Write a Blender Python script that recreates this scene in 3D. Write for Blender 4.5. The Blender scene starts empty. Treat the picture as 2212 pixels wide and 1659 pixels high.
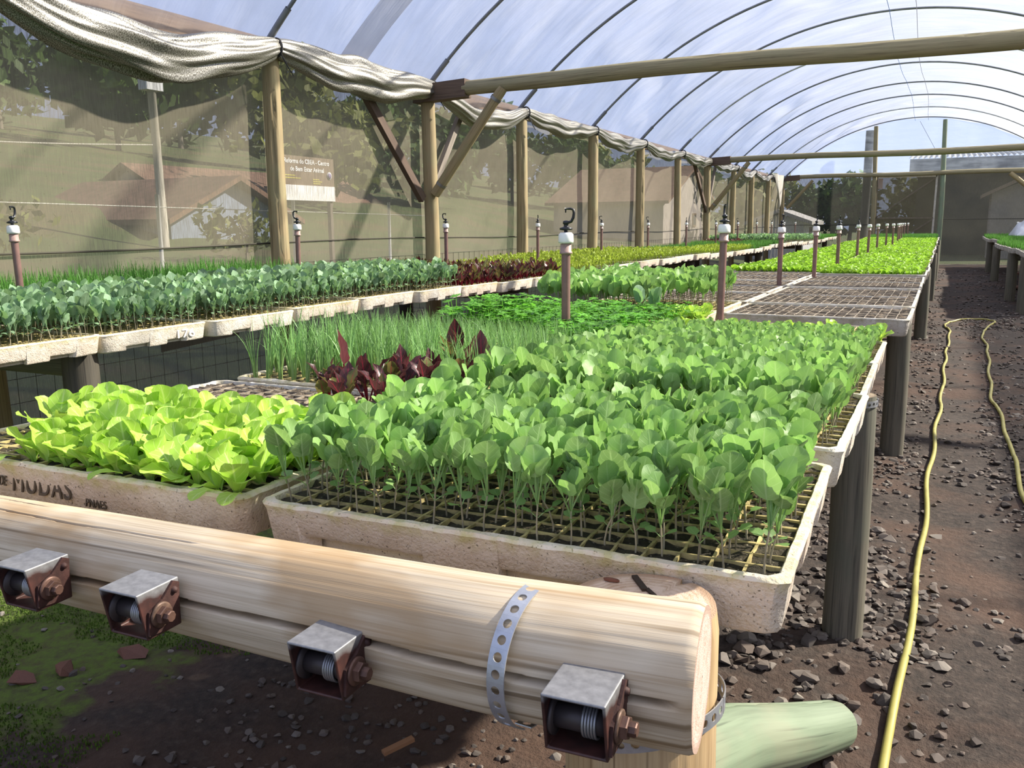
import bpy, math, random
import numpy as np
from mathutils import Matrix, Vector, Euler
random.seed(11); rng = np.random.default_rng(11)
SC = bpy.context.scene; COL = SC.collection
PI = math.pi
GZ = -0.72            # floor level; the bench tops lie at z = 0

# ------------------------------------------------------------------ camera, light, exposure
cd = bpy.data.cameras.new('camera'); cam = bpy.data.objects.new('camera', cd); COL.objects.link(cam)
R_ = np.array([[0.899, 0.439, -0.009], [0.070, -0.165, -0.984], [-0.433, 0.883, -0.179]])
U_, _, Vt_ = np.linalg.svd(R_); R_ = U_ @ Vt_
cm = Matrix.Identity(4)
for i_ in range(3):
    cm[i_][0] = R_[0, i_]; cm[i_][1] = -R_[1, i_]; cm[i_][2] = -R_[2, i_]
cm[2][3] = 0.356
cam.matrix_world = cm
cd.sensor_width = 36; cd.lens = 36 * 1880 / 2212; cd.clip_start = 0.02; cd.clip_end = 300
SC.camera = cam

wd = bpy.data.worlds.new('sky'); SC.world = wd; wd.use_nodes = True
wn = wd.node_tree; wn.nodes.clear()
wo = wn.nodes.new('ShaderNodeOutputWorld'); wb = wn.nodes.new('ShaderNodeBackground')
wt = wn.nodes.new('ShaderNodeTexCoord'); wsx = wn.nodes.new('ShaderNodeSeparateXYZ'); wr = wn.nodes.new('ShaderNodeValToRGB')
wn.links.new(wt.outputs['Generated'], wsx.inputs[0]); wn.links.new(wsx.outputs['Z'], wr.inputs[0])
wr.color_ramp.elements[0].position = 0.0; wr.color_ramp.elements[0].color = (0.50, 0.59, 0.83, 1)
wr.color_ramp.elements[1].position = 0.7; wr.color_ramp.elements[1].color = (0.41, 0.48, 0.76, 1)
wn.links.new(wr.outputs[0], wb.inputs[0]); wb.inputs[1].default_value = 1.0
wn.links.new(wb.outputs[0], wo.inputs[0])

sd = bpy.data.lights.new('sun', 'SUN'); so = bpy.data.objects.new('sun', sd); COL.objects.link(so)
SUN_EL, SUN_AZ = math.radians(37), math.radians(38)
sdir = Vector((math.cos(SUN_EL) * math.cos(SUN_AZ), math.cos(SUN_EL) * math.sin(SUN_AZ), math.sin(SUN_EL)))
so.rotation_euler = sdir.to_track_quat('Z', 'Y').to_euler(); so.location = (6, 2, 6)
sd.energy = 12.0; sd.color = (1.0, 0.93, 0.80); sd.angle = math.radians(1.5)

SC.view_settings.view_transform = 'Standard'; SC.view_settings.look = 'None'
SC.view_settings.exposure = 0.5; SC.view_settings.gamma = 1.0
SC.view_settings.use_curve_mapping = False
try:
    SC.cycles.max_bounces = 10; SC.cycles.transparent_max_bounces = 16
    SC.cycles.use_denoising = True
except Exception:
    pass

# ------------------------------------------------------------------ mesh helpers (numpy)
class MB:
    def __init__(self): self.V = []; self.Q = []; self.T = []; self.uv = []; self.rn = []; self.qm = []; self.tm = []; self.n = 0
    def add(self, V, Q=None, T=None, uv=None, rnd=0.0, mat=0):
        V = np.asarray(V, float).reshape(-1, 3); k = len(V)
        self.V.append(V)
        self.uv.append(np.zeros((k, 2)) if uv is None else np.asarray(uv, float))
        self.rn.append(np.full(k, rnd) if np.isscalar(rnd) else np.asarray(rnd, float))
        if Q is not None and len(Q):
            Q = np.asarray(Q, np.int64); self.Q.append(Q + self.n)
            self.qm.append(np.full(len(Q), mat) if np.isscalar(mat) else np.asarray(mat))
        if T is not None and len(T):
            T = np.asarray(T, np.int64); self.T.append(T + self.n)
            self.tm.append(np.full(len(T), mat if np.isscalar(mat) else 0))
        self.n += k
        return self
    def mesh(self, name, mats, smooth=True):
        V = np.concatenate(self.V); uv = np.concatenate(self.uv); rn = np.concatenate(self.rn)
        Q = np.concatenate(self.Q) if self.Q else np.zeros((0, 4), np.int64)
        T = np.concatenate(self.T) if self.T else np.zeros((0, 3), np.int64)
        qm = np.concatenate(self.qm) if self.qm else np.zeros(0, int); tm = np.concatenate(self.tm) if self.tm else np.zeros(0, int)
        li = np.concatenate([Q.ravel(), T.ravel()]).astype(np.int32)
        ls = np.concatenate([np.arange(len(Q)) * 4, len(Q) * 4 + np.arange(len(T)) * 3]).astype(np.int32)
        me = bpy.data.meshes.new(name)
        me.vertices.add(len(V)); me.vertices.foreach_set('co', V.ravel().astype(np.float32))
        me.loops.add(len(li)); me.loops.foreach_set('vertex_index', li)
        me.polygons.add(len(ls)); me.polygons.foreach_set('loop_start', ls)
        me.polygons.foreach_set('material_index', np.concatenate([qm, tm]).astype(np.int32))
        me.polygons.foreach_set('use_smooth', np.full(len(ls), bool(smooth)))
        ul = me.uv_layers.new(name='uv'); ul.data.foreach_set('uv', uv[li].ravel().astype(np.float32))
        at = me.attributes.new('rnd', 'FLOAT', 'POINT'); at.data.foreach_set('value', rn.astype(np.float32))
        me.update(calc_edges=True)
        for m in (mats if isinstance(mats, (list, tuple)) else [mats]): me.materials.append(m)
        return me
    def obj(self, name, mats, parent=None, smooth=True):
        return link(name, self.mesh(name, mats, smooth), parent)

def link(name, data, parent=None, loc=None):
    o = bpy.data.objects.new(name, data); COL.objects.link(o)
    if parent is not None: o.parent = parent
    if loc is not None: o.location = loc
    return o
def tag(o, label=None, cat=None, group=None, kind=None):
    if label: o['label'] = label
    if cat: o['category'] = cat
    if group: o['group'] = group
    if kind: o['kind'] = kind
    return o
def thing(name, label, cat, loc=(0, 0, 0), rz=0.0, group=None):
    o = bpy.data.objects.new(name, None); COL.objects.link(o); o.location = loc; o.rotation_euler = (0, 0, rz)
    o.empty_display_size = 0.02
    return tag(o, label, cat, group)
def dup(o, parent=None):
    c = o.copy(); COL.objects.link(c)
    if parent is not None: c.parent = parent
    for ch in KIDS.get(o.name, []): dup(ch, c)
    return c
KIDS = {}
def keep_kids(o, kids): KIDS[o.name] = kids

BQ = np.array([[0, 3, 2, 1], [4, 5, 6, 7], [0, 1, 5, 4], [1, 2, 6, 5], [2, 3, 7, 6], [3, 0, 4, 7]])
def box(x0, x1, y0, y1, z0, z1):
    V = np.array([[x0, y0, z0], [x1, y0, z0], [x1, y1, z0], [x0, y1, z0], [x0, y0, z1], [x1, y0, z1], [x1, y1, z1], [x0, y1, z1]], float)
    return V, BQ
def boxuv(V):
    return np.stack([V[:, 0] + V[:, 2] * 0.7, V[:, 1]], 1)
def grid_quads(nu, nv):
    a = np.arange(nu * nv).reshape(nu, nv)
    return np.stack([a[:-1, :-1].ravel(), a[1:, :-1].ravel(), a[1:, 1:].ravel(), a[:-1, 1:].ravel()], 1)
def frames(P, up):
    P = np.asarray(P, float); T = np.gradient(P, axis=0); T /= np.linalg.norm(T, axis=1)[:, None]
    N = np.zeros_like(P); n = np.asarray(up, float)
    for i in range(len(P)):
        n = n - T[i] * np.dot(n, T[i]); n /= np.linalg.norm(n); N[i] = n
    return T, N, np.cross(T, N)
def tube(P, r, n=10, up=(0, 0, 1), th0=-PI, disp=None, cap=False):
    P = np.asarray(P, float); k = len(P); r = np.broadcast_to(np.asarray(r, float), (k,))
    if abs(np.dot((P[-1] - P[0]) / (np.linalg.norm(P[-1] - P[0]) + 1e-9), up)) > 0.95: up = (0.0, 1.0, 0.0)
    T, N, B = frames(P, up)
    th = th0 + np.linspace(0, 2 * PI, n + 1)
    L = np.concatenate([[0], np.cumsum(np.linalg.norm(np.diff(P, axis=0), axis=1))])
    rr = np.repeat(r[:, None], n + 1, 1)
    if disp is not None: rr = disp(rr, th[None, :], L[:, None])
    V = P[:, None, :] + rr[..., None] * (np.cos(th)[None, :, None] * N[:, None, :] + np.sin(th)[None, :, None] * B[:, None, :])
    uv = np.stack([np.broadcast_to(th[None, :] * r.mean(), rr.shape), np.broadcast_to(L[:, None], rr.shape)], -1)
    V = V.reshape(-1, 3); uv = uv.reshape(-1, 2); Q = grid_quads(k, n + 1)[:, ::-1]
    if not cap: return V, Q, None, uv
    Ts = []; ex = []; euv = []
    for e, i in ((0, 0), (1, k - 1)):
        c = len(V) + len(ex); ex.append(P[i]); euv.append((0, 0))
        b = i * (n + 1)
        for j in range(n): Ts.append((c, b + j, b + j + 1) if e == 0 else (c, b + j + 1, b + j))
    return np.vstack([V, ex]), Q, np.array(Ts), np.vstack([uv, euv])
def lin(p, q, k): return np.linspace(np.asarray(p, float), np.asarray(q, float), k)
def lathe(prof, n=16, loc=(0, 0, 0)):
    prof = np.asarray(prof, float); th = np.linspace(0, 2 * PI, n + 1)
    V = np.stack([prof[:, None, 0] * np.cos(th), prof[:, None, 0] * np.sin(th), np.broadcast_to(prof[:, None, 1], (len(prof), n + 1))], -1).reshape(-1, 3)
    return V + np.asarray(loc, float), grid_quads(len(prof), n + 1)[:, ::-1]
def rotz(a): c, s = math.cos(a), math.sin(a); return np.array([[c, -s, 0], [s, c, 0], [0, 0, 1.0]])
def rotx(a): c, s = math.cos(a), math.sin(a); return np.array([[1.0, 0, 0], [0, c, -s], [0, s, c]])
def roty(a): c, s = math.cos(a), math.sin(a); return np.array([[c, 0, s], [0, 1.0, 0], [-s, 0, c]])
def vnoise(x, y, seed=0):                                            # cheap smooth pseudo noise in [-1, 1]
    s = np.zeros(np.broadcast(x, y).shape)
    g = np.random.default_rng(seed)
    for k in range(7):
        a = g.uniform(0, 2 * PI); f = 1.0 * 1.35 ** k; p = g.uniform(0, 6.28, 2)
        s = s + np.sin(f * (x * math.cos(a) + y * math.sin(a)) + p[0] + 0.8 * np.sin(f * 0.7 * (y * math.cos(a) - x * math.sin(a)) + p[1])) / 1.15 ** k
    return s / 3.0
def wood_log(P, r, n=40, up=(0, 0, 1), th0=-PI, cracks=(), rough=0.03, seed=0, caps=True, step=0.03):
    """a round timber: mat 0 bark side, mat 1 end grain"""
    P = np.asarray(P, float); L = np.linalg.norm(np.diff(P, axis=0), axis=1).sum()
    k = max(6, int(L / step)); t = np.linspace(0, 1, len(P)); tt = np.linspace(0, 1, k)
    P2 = np.stack([np.interp(tt, t, P[:, i]) for i in range(3)], 1)
    if len(P) > 2:
        for _ in range(8):
            P2[1:-1] = 0.25 * P2[:-2] + 0.5 * P2[1:-1] + 0.25 * P2[2:]
    r2 = np.interp(tt, np.linspace(0, 1, len(np.atleast_1d(r))), np.atleast_1d(r)) if not np.isscalar(r) else np.full(k, r)
    def disp(rr, th, l):
        d = rr * (1 + rough * (vnoise(np.cos(th) * 1.3 + l * 1.5, np.sin(th) * 1.3 + l * 0.4, seed) * 0.8
                               + 0.25 * vnoise(np.cos(th) * 6 + l * 0.8, np.sin(th) * 6, seed + 1)))
        for (c0, amp, s, e, w, dep) in cracks:
            ctr = c0 + amp * (np.sin(l * 7 + c0) + 0.5 * np.sin(l * 19 + 2) + 0.25 * np.sin(l * 47))
            dth = np.abs((th - ctr + PI) % (2 * PI) - PI) * rr
            env = np.clip((l - s) / 0.05, 0, 1) * np.clip((e - l) / 0.05, 0, 1) * (0.75 + 0.25 * np.sin(l * 23))
            d = d - dep * np.clip(1 - dth / w, 0, 1) ** 0.5 * env
        if caps:
            rb = np.clip(np.minimum(l, L - l) / 0.006, 0, 1)
            d = d * (0.965 + 0.035 * np.sqrt(rb))
        return d
    V, Q, _, uv = tube(P2, r2, n, up, th0, disp)
    mb = MB(); mb.add(V, Q, None, uv, mat=0)
    if caps:
        for i, sgn in ((0, 1), (k - 1, -1)):
            ring = V[i * (n + 1):(i + 1) * (n + 1)]; c = P2[i]
            fr = [1.0, 0.8, 0.55, 0.3, 0.02]
            VV = np.concatenate([c + (ring - c) * f + (np.random.default_rng(seed + int(f * 100)).normal(0, 0.0008, ring.shape) if f < 1 else 0) * 0.0 for f in fr])
            th = np.linspace(0, 2 * PI, n + 1)
            UV = np.concatenate([np.stack([f * np.cos(th), f * np.sin(th)], 1) for f in fr])
            q = grid_quads(len(fr), n + 1)
            mb.add(VV, q if sgn > 0 else q[:, ::-1], None, UV, mat=1)
    return mb

# ------------------------------------------------------------------ material helpers
def newmat(name):
    m = bpy.data.materials.new(name); m.use_nodes = True; nt = m.node_tree; nt.nodes.clear()
    out = nt.nodes.new('ShaderNodeOutputMaterial'); b = nt.nodes.new('ShaderNodeBsdfPrincipled')
    nt.links.new(b.outputs[0], out.inputs[0])
    return m, nt, b, out
def N(nt, t, **kw):
    n = nt.nodes.new(t)
    for k, v in kw.items(): setattr(n, k, v)
    return n
def sock(nt, s, v):
    if isinstance(v, bpy.types.NodeSocket): nt.links.new(v, s)
    elif v is not None:
        s.default_value = (tuple(v) + (1,))[:4] if (hasattr(v, '__len__') and s.type == 'RGBA') else v
def math_(nt, op, a, b=0.0, c=None, clamp=False):
    n = N(nt, 'ShaderNodeMath', operation=op, use_clamp=clamp); sock(nt, n.inputs[0], a); sock(nt, n.inputs[1], b)
    if c is not None: sock(nt, n.inputs[2], c)
    return n.outputs[0]
def mixc(nt, f, a, b, mode='MIX'):
    n = N(nt, 'ShaderNodeMix', data_type='RGBA', blend_type=mode); sock(nt, n.inputs[0], f); sock(nt, n.inputs[6], a); sock(nt, n.inputs[7], b)
    return n.outputs[2]
def ramp(nt, f, stops):
    n = N(nt, 'ShaderNodeValToRGB'); cr = n.color_ramp
    while len(cr.elements) < len(stops): cr.elements.new(0.5)
    for e, (p, c) in zip(cr.elements, stops): e.position = p; e.color = (tuple(c) + (1,))[:4] if hasattr(c, '__len__') else (c, c, c, 1)
    sock(nt, n.inputs[0], f); return n.outputs[0]
def noise(nt, vec, scale, detail=3, rough=0.55, col=False):
    n = N(nt, 'ShaderNodeTexNoise'); sock(nt, n.inputs['Vector'], vec); n.inputs['Scale'].default_value = scale
    n.inputs['Detail'].default_value = detail; n.inputs['Roughness'].default_value = rough
    return n.outputs[1 if col else 0]
def mapping(nt, vec, scale=(1, 1, 1), loc=(0, 0, 0)):
    n = N(nt, 'ShaderNodeMapping'); sock(nt, n.inputs[0], vec); n.inputs['Scale'].default_value = scale; n.inputs['Location'].default_value = loc
    return n.outputs[0]
def bump(nt, h, s=0.3, d=0.01):
    n = N(nt, 'ShaderNodeBump'); n.inputs['Strength'].default_value = s; n.inputs['Distance'].default_value = d; sock(nt, n.inputs['Height'], h)
    return n.outputs[0]
def coord(nt, k='Object'): return N(nt, 'ShaderNodeTexCoord').outputs[k]
def plain(name, col, rough=0.6, metal=0.0, var=0.0, scale=30, bmp=0.0):
    m, nt, b, o = newmat(name); b.inputs['Roughness'].default_value = rough; b.inputs['Metallic'].default_value = metal
    if var:
        f = noise(nt, coord(nt), scale, 4)
        c = tuple(min(1, x * (1 + var)) for x in col); d = tuple(x * (1 - var) for x in col)
        sock(nt, b.inputs['Base Color'], ramp(nt, f, [(0.3, d), (0.7, c)]))
        if bmp: sock(nt, b.inputs['Normal'], bump(nt, f, bmp, 0.004))
    else: sock(nt, b.inputs['Base Color'], col)
    return m
def wood(name, pale, dark, stain=None, grain=55.0, along=2.2, rough=0.75, stain_amt=0.5, bmp=0.25):
    m, nt, b, o = newmat(name); uv = coord(nt, 'UV')
    oi = N(nt, 'ShaderNodeObjectInfo').outputs['Random']
    add = N(nt, 'ShaderNodeVectorMath', operation='ADD'); sock(nt, add.inputs[0], uv)
    cx = N(nt, 'ShaderNodeCombineXYZ'); sock(nt, cx.inputs[1], math_(nt, 'MULTIPLY', oi, 17.0)); nt.links.new(cx.outputs[0], add.inputs[1])
    v = add.outputs[0]
    g = noise(nt, mapping(nt, v, (grain, along, 1)), 1.0, 5, 0.65)
    g2 = noise(nt, mapping(nt, v, (grain * 4, along * 3, 1)), 1.0, 3, 0.6)
    big = noise(nt, mapping(nt, v, (9, 4, 1)), 1.0, 3)
    gg = math_(nt, 'ADD', math_(nt, 'MULTIPLY', g, 0.65), math_(nt, 'MULTIPLY', g2, 0.35))
    c = ramp(nt, gg, [(0.33, dark), (0.52, pale), (0.72, tuple(min(1, x * 1.12) for x in pale))])
    c = mixc(nt, ramp(nt, noise(nt, mapping(nt, v, (90, 1.6, 1), (3, 1, 0)), 1.0, 2), [(0.62, 0.0), (0.7, 1.0)]), c, tuple(x * 0.55 for x in dark))
    c = mixc(nt, math_(nt, 'MULTIPLY', ramp(nt, noise(nt, mapping(nt, v, (320, 5, 1), (7, 3, 0)), 1.0, 3), [(0.55, 0.0), (0.68, 1.0)]), 0.35), c, dark)
    if stain is not None:
        c = mixc(nt, math_(nt, 'MULTIPLY', ramp(nt, big, [(0.48, 0.0), (0.62, 1.0)]), stain_amt), c, stain, 'MIX')
    c = mixc(nt, math_(nt, 'MULTIPLY', oi, 0.25), c, dark)
    sock(nt, b.inputs['Base Color'], c); b.inputs['Roughness'].default_value = rough
    sock(nt, b.inputs['Normal'], bump(nt, gg, bmp, 0.003))
    return m
def endgrain(name, pale, dark):
    m, nt, b, o = newmat(name); uv = coord(nt, 'UV')
    ln = N(nt, 'ShaderNodeVectorMath', operation='LENGTH'); sock(nt, ln.inputs[0], uv)
    nz = noise(nt, mapping(nt, uv, (3, 3, 1)), 1.0, 4)
    rr = math_(nt, 'ADD', ln.outputs['Value'], math_(nt, 'MULTIPLY', nz, 0.15))
    ring = math_(nt, 'SINE', math_(nt, 'MULTIPLY', rr, 70.0))
    c = ramp(nt, math_(nt, 'ADD', math_(nt, 'MULTIPLY', ring, 0.08), nz), [(0.3, dark), (0.6, pale)])
    c = mixc(nt, ramp(nt, ln.outputs['Value'], [(0.84, 0.0), (0.94, 1.0)]), c, tuple(x * 0.85 for x in dark))
    c = mixc(nt, ramp(nt, noise(nt, mapping(nt, uv, (14, 14, 1)), 1.0, 3), [(0.62, 0), (0.72, 0.7)]), c, tuple(x * 0.6 for x in dark))
    sock(nt, b.inputs['Base Color'], c); b.inputs['Roughness'].default_value = 0.85
    sock(nt, b.inputs['Normal'], bump(nt, noise(nt, mapping(nt, uv, (40, 40, 1)), 1.0, 3), 0.5, 0.003))
    return m
def leafmat(name, base, vein, transl=0.35, veins=1.0, rough=0.5, var=0.18, tipcol=None, tcol=None, under=None):
    m, nt, b, o = newmat(name); uv = coord(nt, 'UV'); s = N(nt, 'ShaderNodeSeparateXYZ'); sock(nt, s.inputs[0], uv)
    u = math_(nt, 'ABSOLUTE', math_(nt, 'SUBTRACT', math_(nt, 'MULTIPLY', s.outputs[0], 2.0), 1.0)); v = s.outputs[1]
    at = N(nt, 'ShaderNodeAttribute'); at.attribute_name = 'rnd'
    oi = N(nt, 'ShaderNodeObjectInfo').outputs['Random']
    rr = math_(nt, 'FRACT', math_(nt, 'ADD', at.outputs['Fac'], oi))
    col = mixc(nt, rr, tuple(x * (1 - var) for x in base), tuple(min(1, x * (1 + var)) for x in base))
    col = mixc(nt, math_(nt, 'MULTIPLY', noise(nt, mapping(nt, uv, (3, 3, 1)), 2.0, 2), 0.35), col, tuple(x * 0.75 for x in base))
    if tipcol is not None: col = mixc(nt, ramp(nt, v, [(0.1, 1.0), (0.5, 0.0)]), col, tipcol)
    h = None
    if veins:
        mid = ramp(nt, u, [(0.03, 1.0), (0.10, 0.0)])
        sv = math_(nt, 'SINE', math_(nt, 'MULTIPLY', math_(nt, 'SUBTRACT', math_(nt, 'MULTIPLY', v, 5.0), math_(nt, 'MULTIPLY', u, 1.6)), 6.283))
        svm = math_(nt, 'MULTIPLY', ramp(nt, sv, [(0.88, 0.0), (0.99, 1.0)]), 0.5)
        vf = math_(nt, 'MULTIPLY', math_(nt, 'MAXIMUM', mid, svm), veins)
        col = mixc(nt, vf, col, vein)
        sock(nt, b.inputs['Normal'], bump(nt, math_(nt, 'SUBTRACT', 1.0, vf), 0.35, 0.001))
    if under is not None:
        geo = N(nt, 'ShaderNodeNewGeometry')
        col = mixc(nt, math_(nt, 'MULTIPLY', geo.outputs['Backfacing'], 0.6), col, under)
    sock(nt, b.inputs['Base Color'], col); b.inputs['Roughness'].default_value = rough
    b.inputs['Specular IOR Level'].default_value = 0.35
    tr = N(nt, 'ShaderNodeBsdfTranslucent')
    tc = mixc(nt, 1.0, col, tcol if tcol else (1.0, 1.12, 0.55), 'MULTIPLY')
    tcb = N(nt, 'ShaderNodeBrightContrast'); sock(nt, tcb.inputs[0], tc); tcb.inputs['Bright'].default_value = 0.03
    nt.links.new(tcb.outputs[0], tr.inputs[0])
    mx = N(nt, 'ShaderNodeMixShader'); mx.inputs[0].default_value = transl
    nt.links.new(b.outputs[0], mx.inputs[1]); nt.links.new(tr.outputs[0], mx.inputs[2]); nt.links.new(mx.outputs[0], o.inputs[0])
    return m

# woods
W_LOG = wood('weathered_pale_log', (0.58, 0.49, 0.36), (0.34, 0.25, 0.15), (0.33, 0.205, 0.09), 105, 1.7, stain_amt=0.75)
W_LOGEND = endgrain('log_end_pink', (0.66, 0.49, 0.42), (0.48, 0.33, 0.26))
W_POSTEND = endgrain('post_top_pink', (0.70, 0.52, 0.39), (0.50, 0.32, 0.20))
W_FRONTPOST = wood('front_post', (0.55, 0.40, 0.22), (0.30, 0.19, 0.09), (0.40, 0.24, 0.10), 60, 2.5)
W_LEG = wood('grey_leg', (0.15, 0.135, 0.10), (0.06, 0.055, 0.042), (0.11, 0.115, 0.085), 70, 2.0, stain_amt=0.6)
W_POST = wood('tan_net_post', (0.36, 0.28, 0.15), (0.19, 0.14, 0.065), (0.30, 0.28, 0.15), 70, 1.8)
W_BEAM = wood('olive_beam', (0.30, 0.26, 0.15), (0.15, 0.12, 0.065), (0.25, 0.23, 0.13), 70, 1.6)
W_DARK = wood('dark_brown_plank', (0.13, 0.085, 0.058), (0.06, 0.036, 0.026), None, 60, 2.0)
W_GREY = wood('grey_plank', (0.26, 0.22, 0.18), (0.12, 0.10, 0.08), None, 60, 2.0)
W_GREEN = wood('treated_green_log', (0.19, 0.245, 0.16), (0.13, 0.17, 0.11), (0.23, 0.23, 0.155), 40, 1.5, rough=0.6, bmp=0.15)
W_END = endgrain('grey_end', (0.34, 0.28, 0.2), (0.2, 0.15, 0.1))
M_STEEL = plain('galvanised_steel', (0.42, 0.43, 0.45), 0.42, 0.85, 0.25, 40, 0.05)
M_STRAP = plain('strap_steel', (0.46, 0.48, 0.52), 0.45, 0.7, 0.15, 60)
M_RUST = plain('rust', (0.052, 0.020, 0.016), 0.7, 0.2, 0.55, 60, 0.4)
M_BOLT = plain('bolt_brass', (0.20, 0.165, 0.12), 0.38, 0.8, 0.3, 80)
M_HOOP = plain('hoop_pipe', (0.22, 0.23, 0.25), 0.5, 0.5, 0.2, 8)
M_BLACK = plain('black_plastic', (0.012, 0.013, 0.016), 0.35)
M_WHITE = plain('white_pvc', (0.82, 0.82, 0.78), 0.35)
M_PIPE = plain('brown_pvc', (0.20, 0.115, 0.10), 0.42, 0, 0.2, 20)
M_COUP = plain('pink_coupling', (0.34, 0.23, 0.20), 0.5, 0, 0.2, 50)
M_HOSE = plain('yellow_hose', (0.33, 0.30, 0.075), 0.5, 0, 0.18, 12)
M_ROPE = plain('black_rope', (0.02, 0.02, 0.022), 0.8)
M_BLUE = plain('blue_cord', (0.05, 0.16, 0.42), 0.6)
M_WIRE = plain('wire', (0.3, 0.3, 0.31), 0.45, 0.8)
def two_tone(name):
    """galvanised on top, rusty on the sides: the sheet's own wear"""
    m, nt, b, o = newmat(name); oc = coord(nt); s = N(nt, 'ShaderNodeSeparateXYZ'); sock(nt, s.inputs[0], oc)
    nz = noise(nt, oc, 45, 4); z = math_(nt, 'ADD', s.outputs[2], math_(nt, 'MULTIPLY', math_(nt, 'SUBTRACT', nz, 0.5), 0.016))
    f = ramp(nt, math_(nt, 'MULTIPLY_ADD', z, 20.0, 0.0), [(0.30, 0.0), (0.44, 1.0)])
    steel = ramp(nt, noise(nt, oc, 120, 4), [(0.3, (0.20, 0.20, 0.205)), (0.7, (0.30, 0.30, 0.305))])
    rust = ramp(nt, noise(nt, oc, 60, 4), [(0.3, (0.022, 0.010, 0.009)), (0.7, (0.075, 0.027, 0.021))])
    sock(nt, b.inputs['Base Color'], mixc(nt, f, rust, steel)); sock(nt, b.inputs['Metallic'], math_(nt, 'MULTIPLY', f, 0.55))
    b.inputs['Roughness'].default_value = 0.5
    sock(nt, b.inputs['Normal'], bump(nt, nz, 0.2, 0.002))
    return m
M_BRACKET = two_tone('bracket_steel')
def foam(name, base, stain, algae, amt):
    m, nt, b, o = newmat(name); oc = coord(nt); s = N(nt, 'ShaderNodeSeparateXYZ'); sock(nt, s.inputs[0], oc)
    oi = N(nt, 'ShaderNodeObjectInfo').outputs['Random']
    add = N(nt, 'ShaderNodeVectorMath', operation='ADD'); sock(nt, add.inputs[0], oc)
    cx = N(nt, 'ShaderNodeCombineXYZ'); sock(nt, cx.inputs[0], math_(nt, 'MULTIPLY', oi, 13.0)); nt.links.new(cx.outputs[0], add.inputs[1]); v = add.outputs[0]
    n1 = noise(nt, v, 9, 5, 0.6); n2 = noise(nt, v, 240, 2); n3 = noise(nt, v, 45, 3)
    c = mixc(nt, math_(nt, 'MULTIPLY', ramp(nt, n1, [(0.35, 0.0), (0.62, 1.0)]), amt), base, stain)
    c = mixc(nt, math_(nt, 'MULTIPLY', ramp(nt, n3, [(0.5, 0.0), (0.7, 1.0)]), amt * 0.35), c, tuple(x * 0.55 for x in stain))
    c = mixc(nt, ramp(nt, noise(nt, v, 230, 2), [(0.64, 0.0), (0.71, 0.75)]), c, (0.06, 0.045, 0.03))
    zz = math_(nt, 'ADD', s.outputs[2], math_(nt, 'MULTIPLY', math_(nt, 'SUBTRACT', n1, 0.5), 0.05))
    al = math_(nt, 'MULTIPLY', ramp(nt, math_(nt, 'MULTIPLY_ADD', zz, 20.0, 0.75), [(0.3, 0.0), (0.6, 1.0)]), ramp(nt, n3, [(0.40, 0.15), (0.66, 0.85)]))
    c = mixc(nt, math_(nt, 'MULTIPLY', al, 0.7), c, algae)
    sock(nt, b.inputs['Base Color'], c); b.inputs['Roughness'].default_value = 0.85
    h = math_(nt, 'ADD', math_(nt, 'MULTIPLY', n2, 0.5), n3)
    sock(nt, b.inputs['Normal'], bump(nt, h, 0.8, 0.004))
    return m
M_FOAM = foam('old_foam', (0.78, 0.70, 0.59), (0.60, 0.46, 0.35), (0.52, 0.48, 0.14), 0.6)
M_LATT = plain('algae_lattice', (0.42, 0.34, 0.14), 0.9, 0, 0.45, 60, 0.3)
M_LATTG = plain('grey_lattice', (0.24, 0.20, 0.15), 0.9, 0, 0.7, 40, 0.3)
M_FOAMW = foam('white_foam', (0.82, 0.78, 0.70), (0.62, 0.48, 0.32), (0.62, 0.55, 0.30), 0.45)
M_FOAMG = foam('grey_foam', (0.66, 0.64, 0.60), (0.40, 0.34, 0.27), (0.30, 0.27, 0.15), 0.7)
def soilmat(name, dark, light, speck, sc=140):
    m, nt, b, o = newmat(name); oc = coord(nt); n1 = noise(nt, oc, 60, 5, 0.7)
    c = ramp(nt, n1, [(0.3, dark), (0.7, light)])
    vo = N(nt, 'ShaderNodeTexVoronoi'); sock(nt, vo.inputs['Vector'], oc); vo.inputs['Scale'].default_value = sc
    c = mixc(nt, ramp(nt, vo.outputs['Distance'], [(0.12, 1.0), (0.2, 0.0)]), c, speck)
    sock(nt, b.inputs['Base Color'], c); b.inputs['Roughness'].default_value = 0.95
    sock(nt, b.inputs['Normal'], bump(nt, noise(nt, oc, 220, 3), 0.8, 0.006))
    return m
M_SOIL = soilmat('potting_soil', (0.010, 0.008, 0.004), (0.055, 0.042, 0.018), (0.22, 0.19, 0.13))
M_SOILDRY = soilmat('dry_soil', (0.035, 0.025, 0.016), (0.17, 0.125, 0.08), (0.3, 0.26, 0.2))
# leaves
L_BRAS = leafmat('cabbage_leaf', (0.285, 0.465, 0.17), (0.50, 0.68, 0.36), 0.34, 0.55, 0.48, 0.38, under=(0.20, 0.36, 0.09))
L_BRAS2 = leafmat('cabbage_leaf_bluish', (0.235, 0.375, 0.215), (0.38, 0.52, 0.34), 0.30, 0.5, 0.5, 0.35)
L_STEM = leafmat('seedling_stem', (0.34, 0.30, 0.20), (0.3, 0.3, 0.2), 0.1, 0, 0.6, 0.3, tcol=(1, 1, 1))
L_LETT = leafmat('lettuce_leaf', (0.42, 0.645, 0.10), (0.70, 0.82, 0.36), 0.38, 0.6, 0.42, 0.15, tipcol=(0.55, 0.72, 0.20), tcol=(1.0, 1.05, 0.45))
L_LETTF = leafmat('far_lettuce_leaf', (0.30, 0.52, 0.04), (0.5, 0.7, 0.2), 0.4, 0, 0.5, 0.3, tcol=(1.0, 1.05, 0.5))
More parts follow.
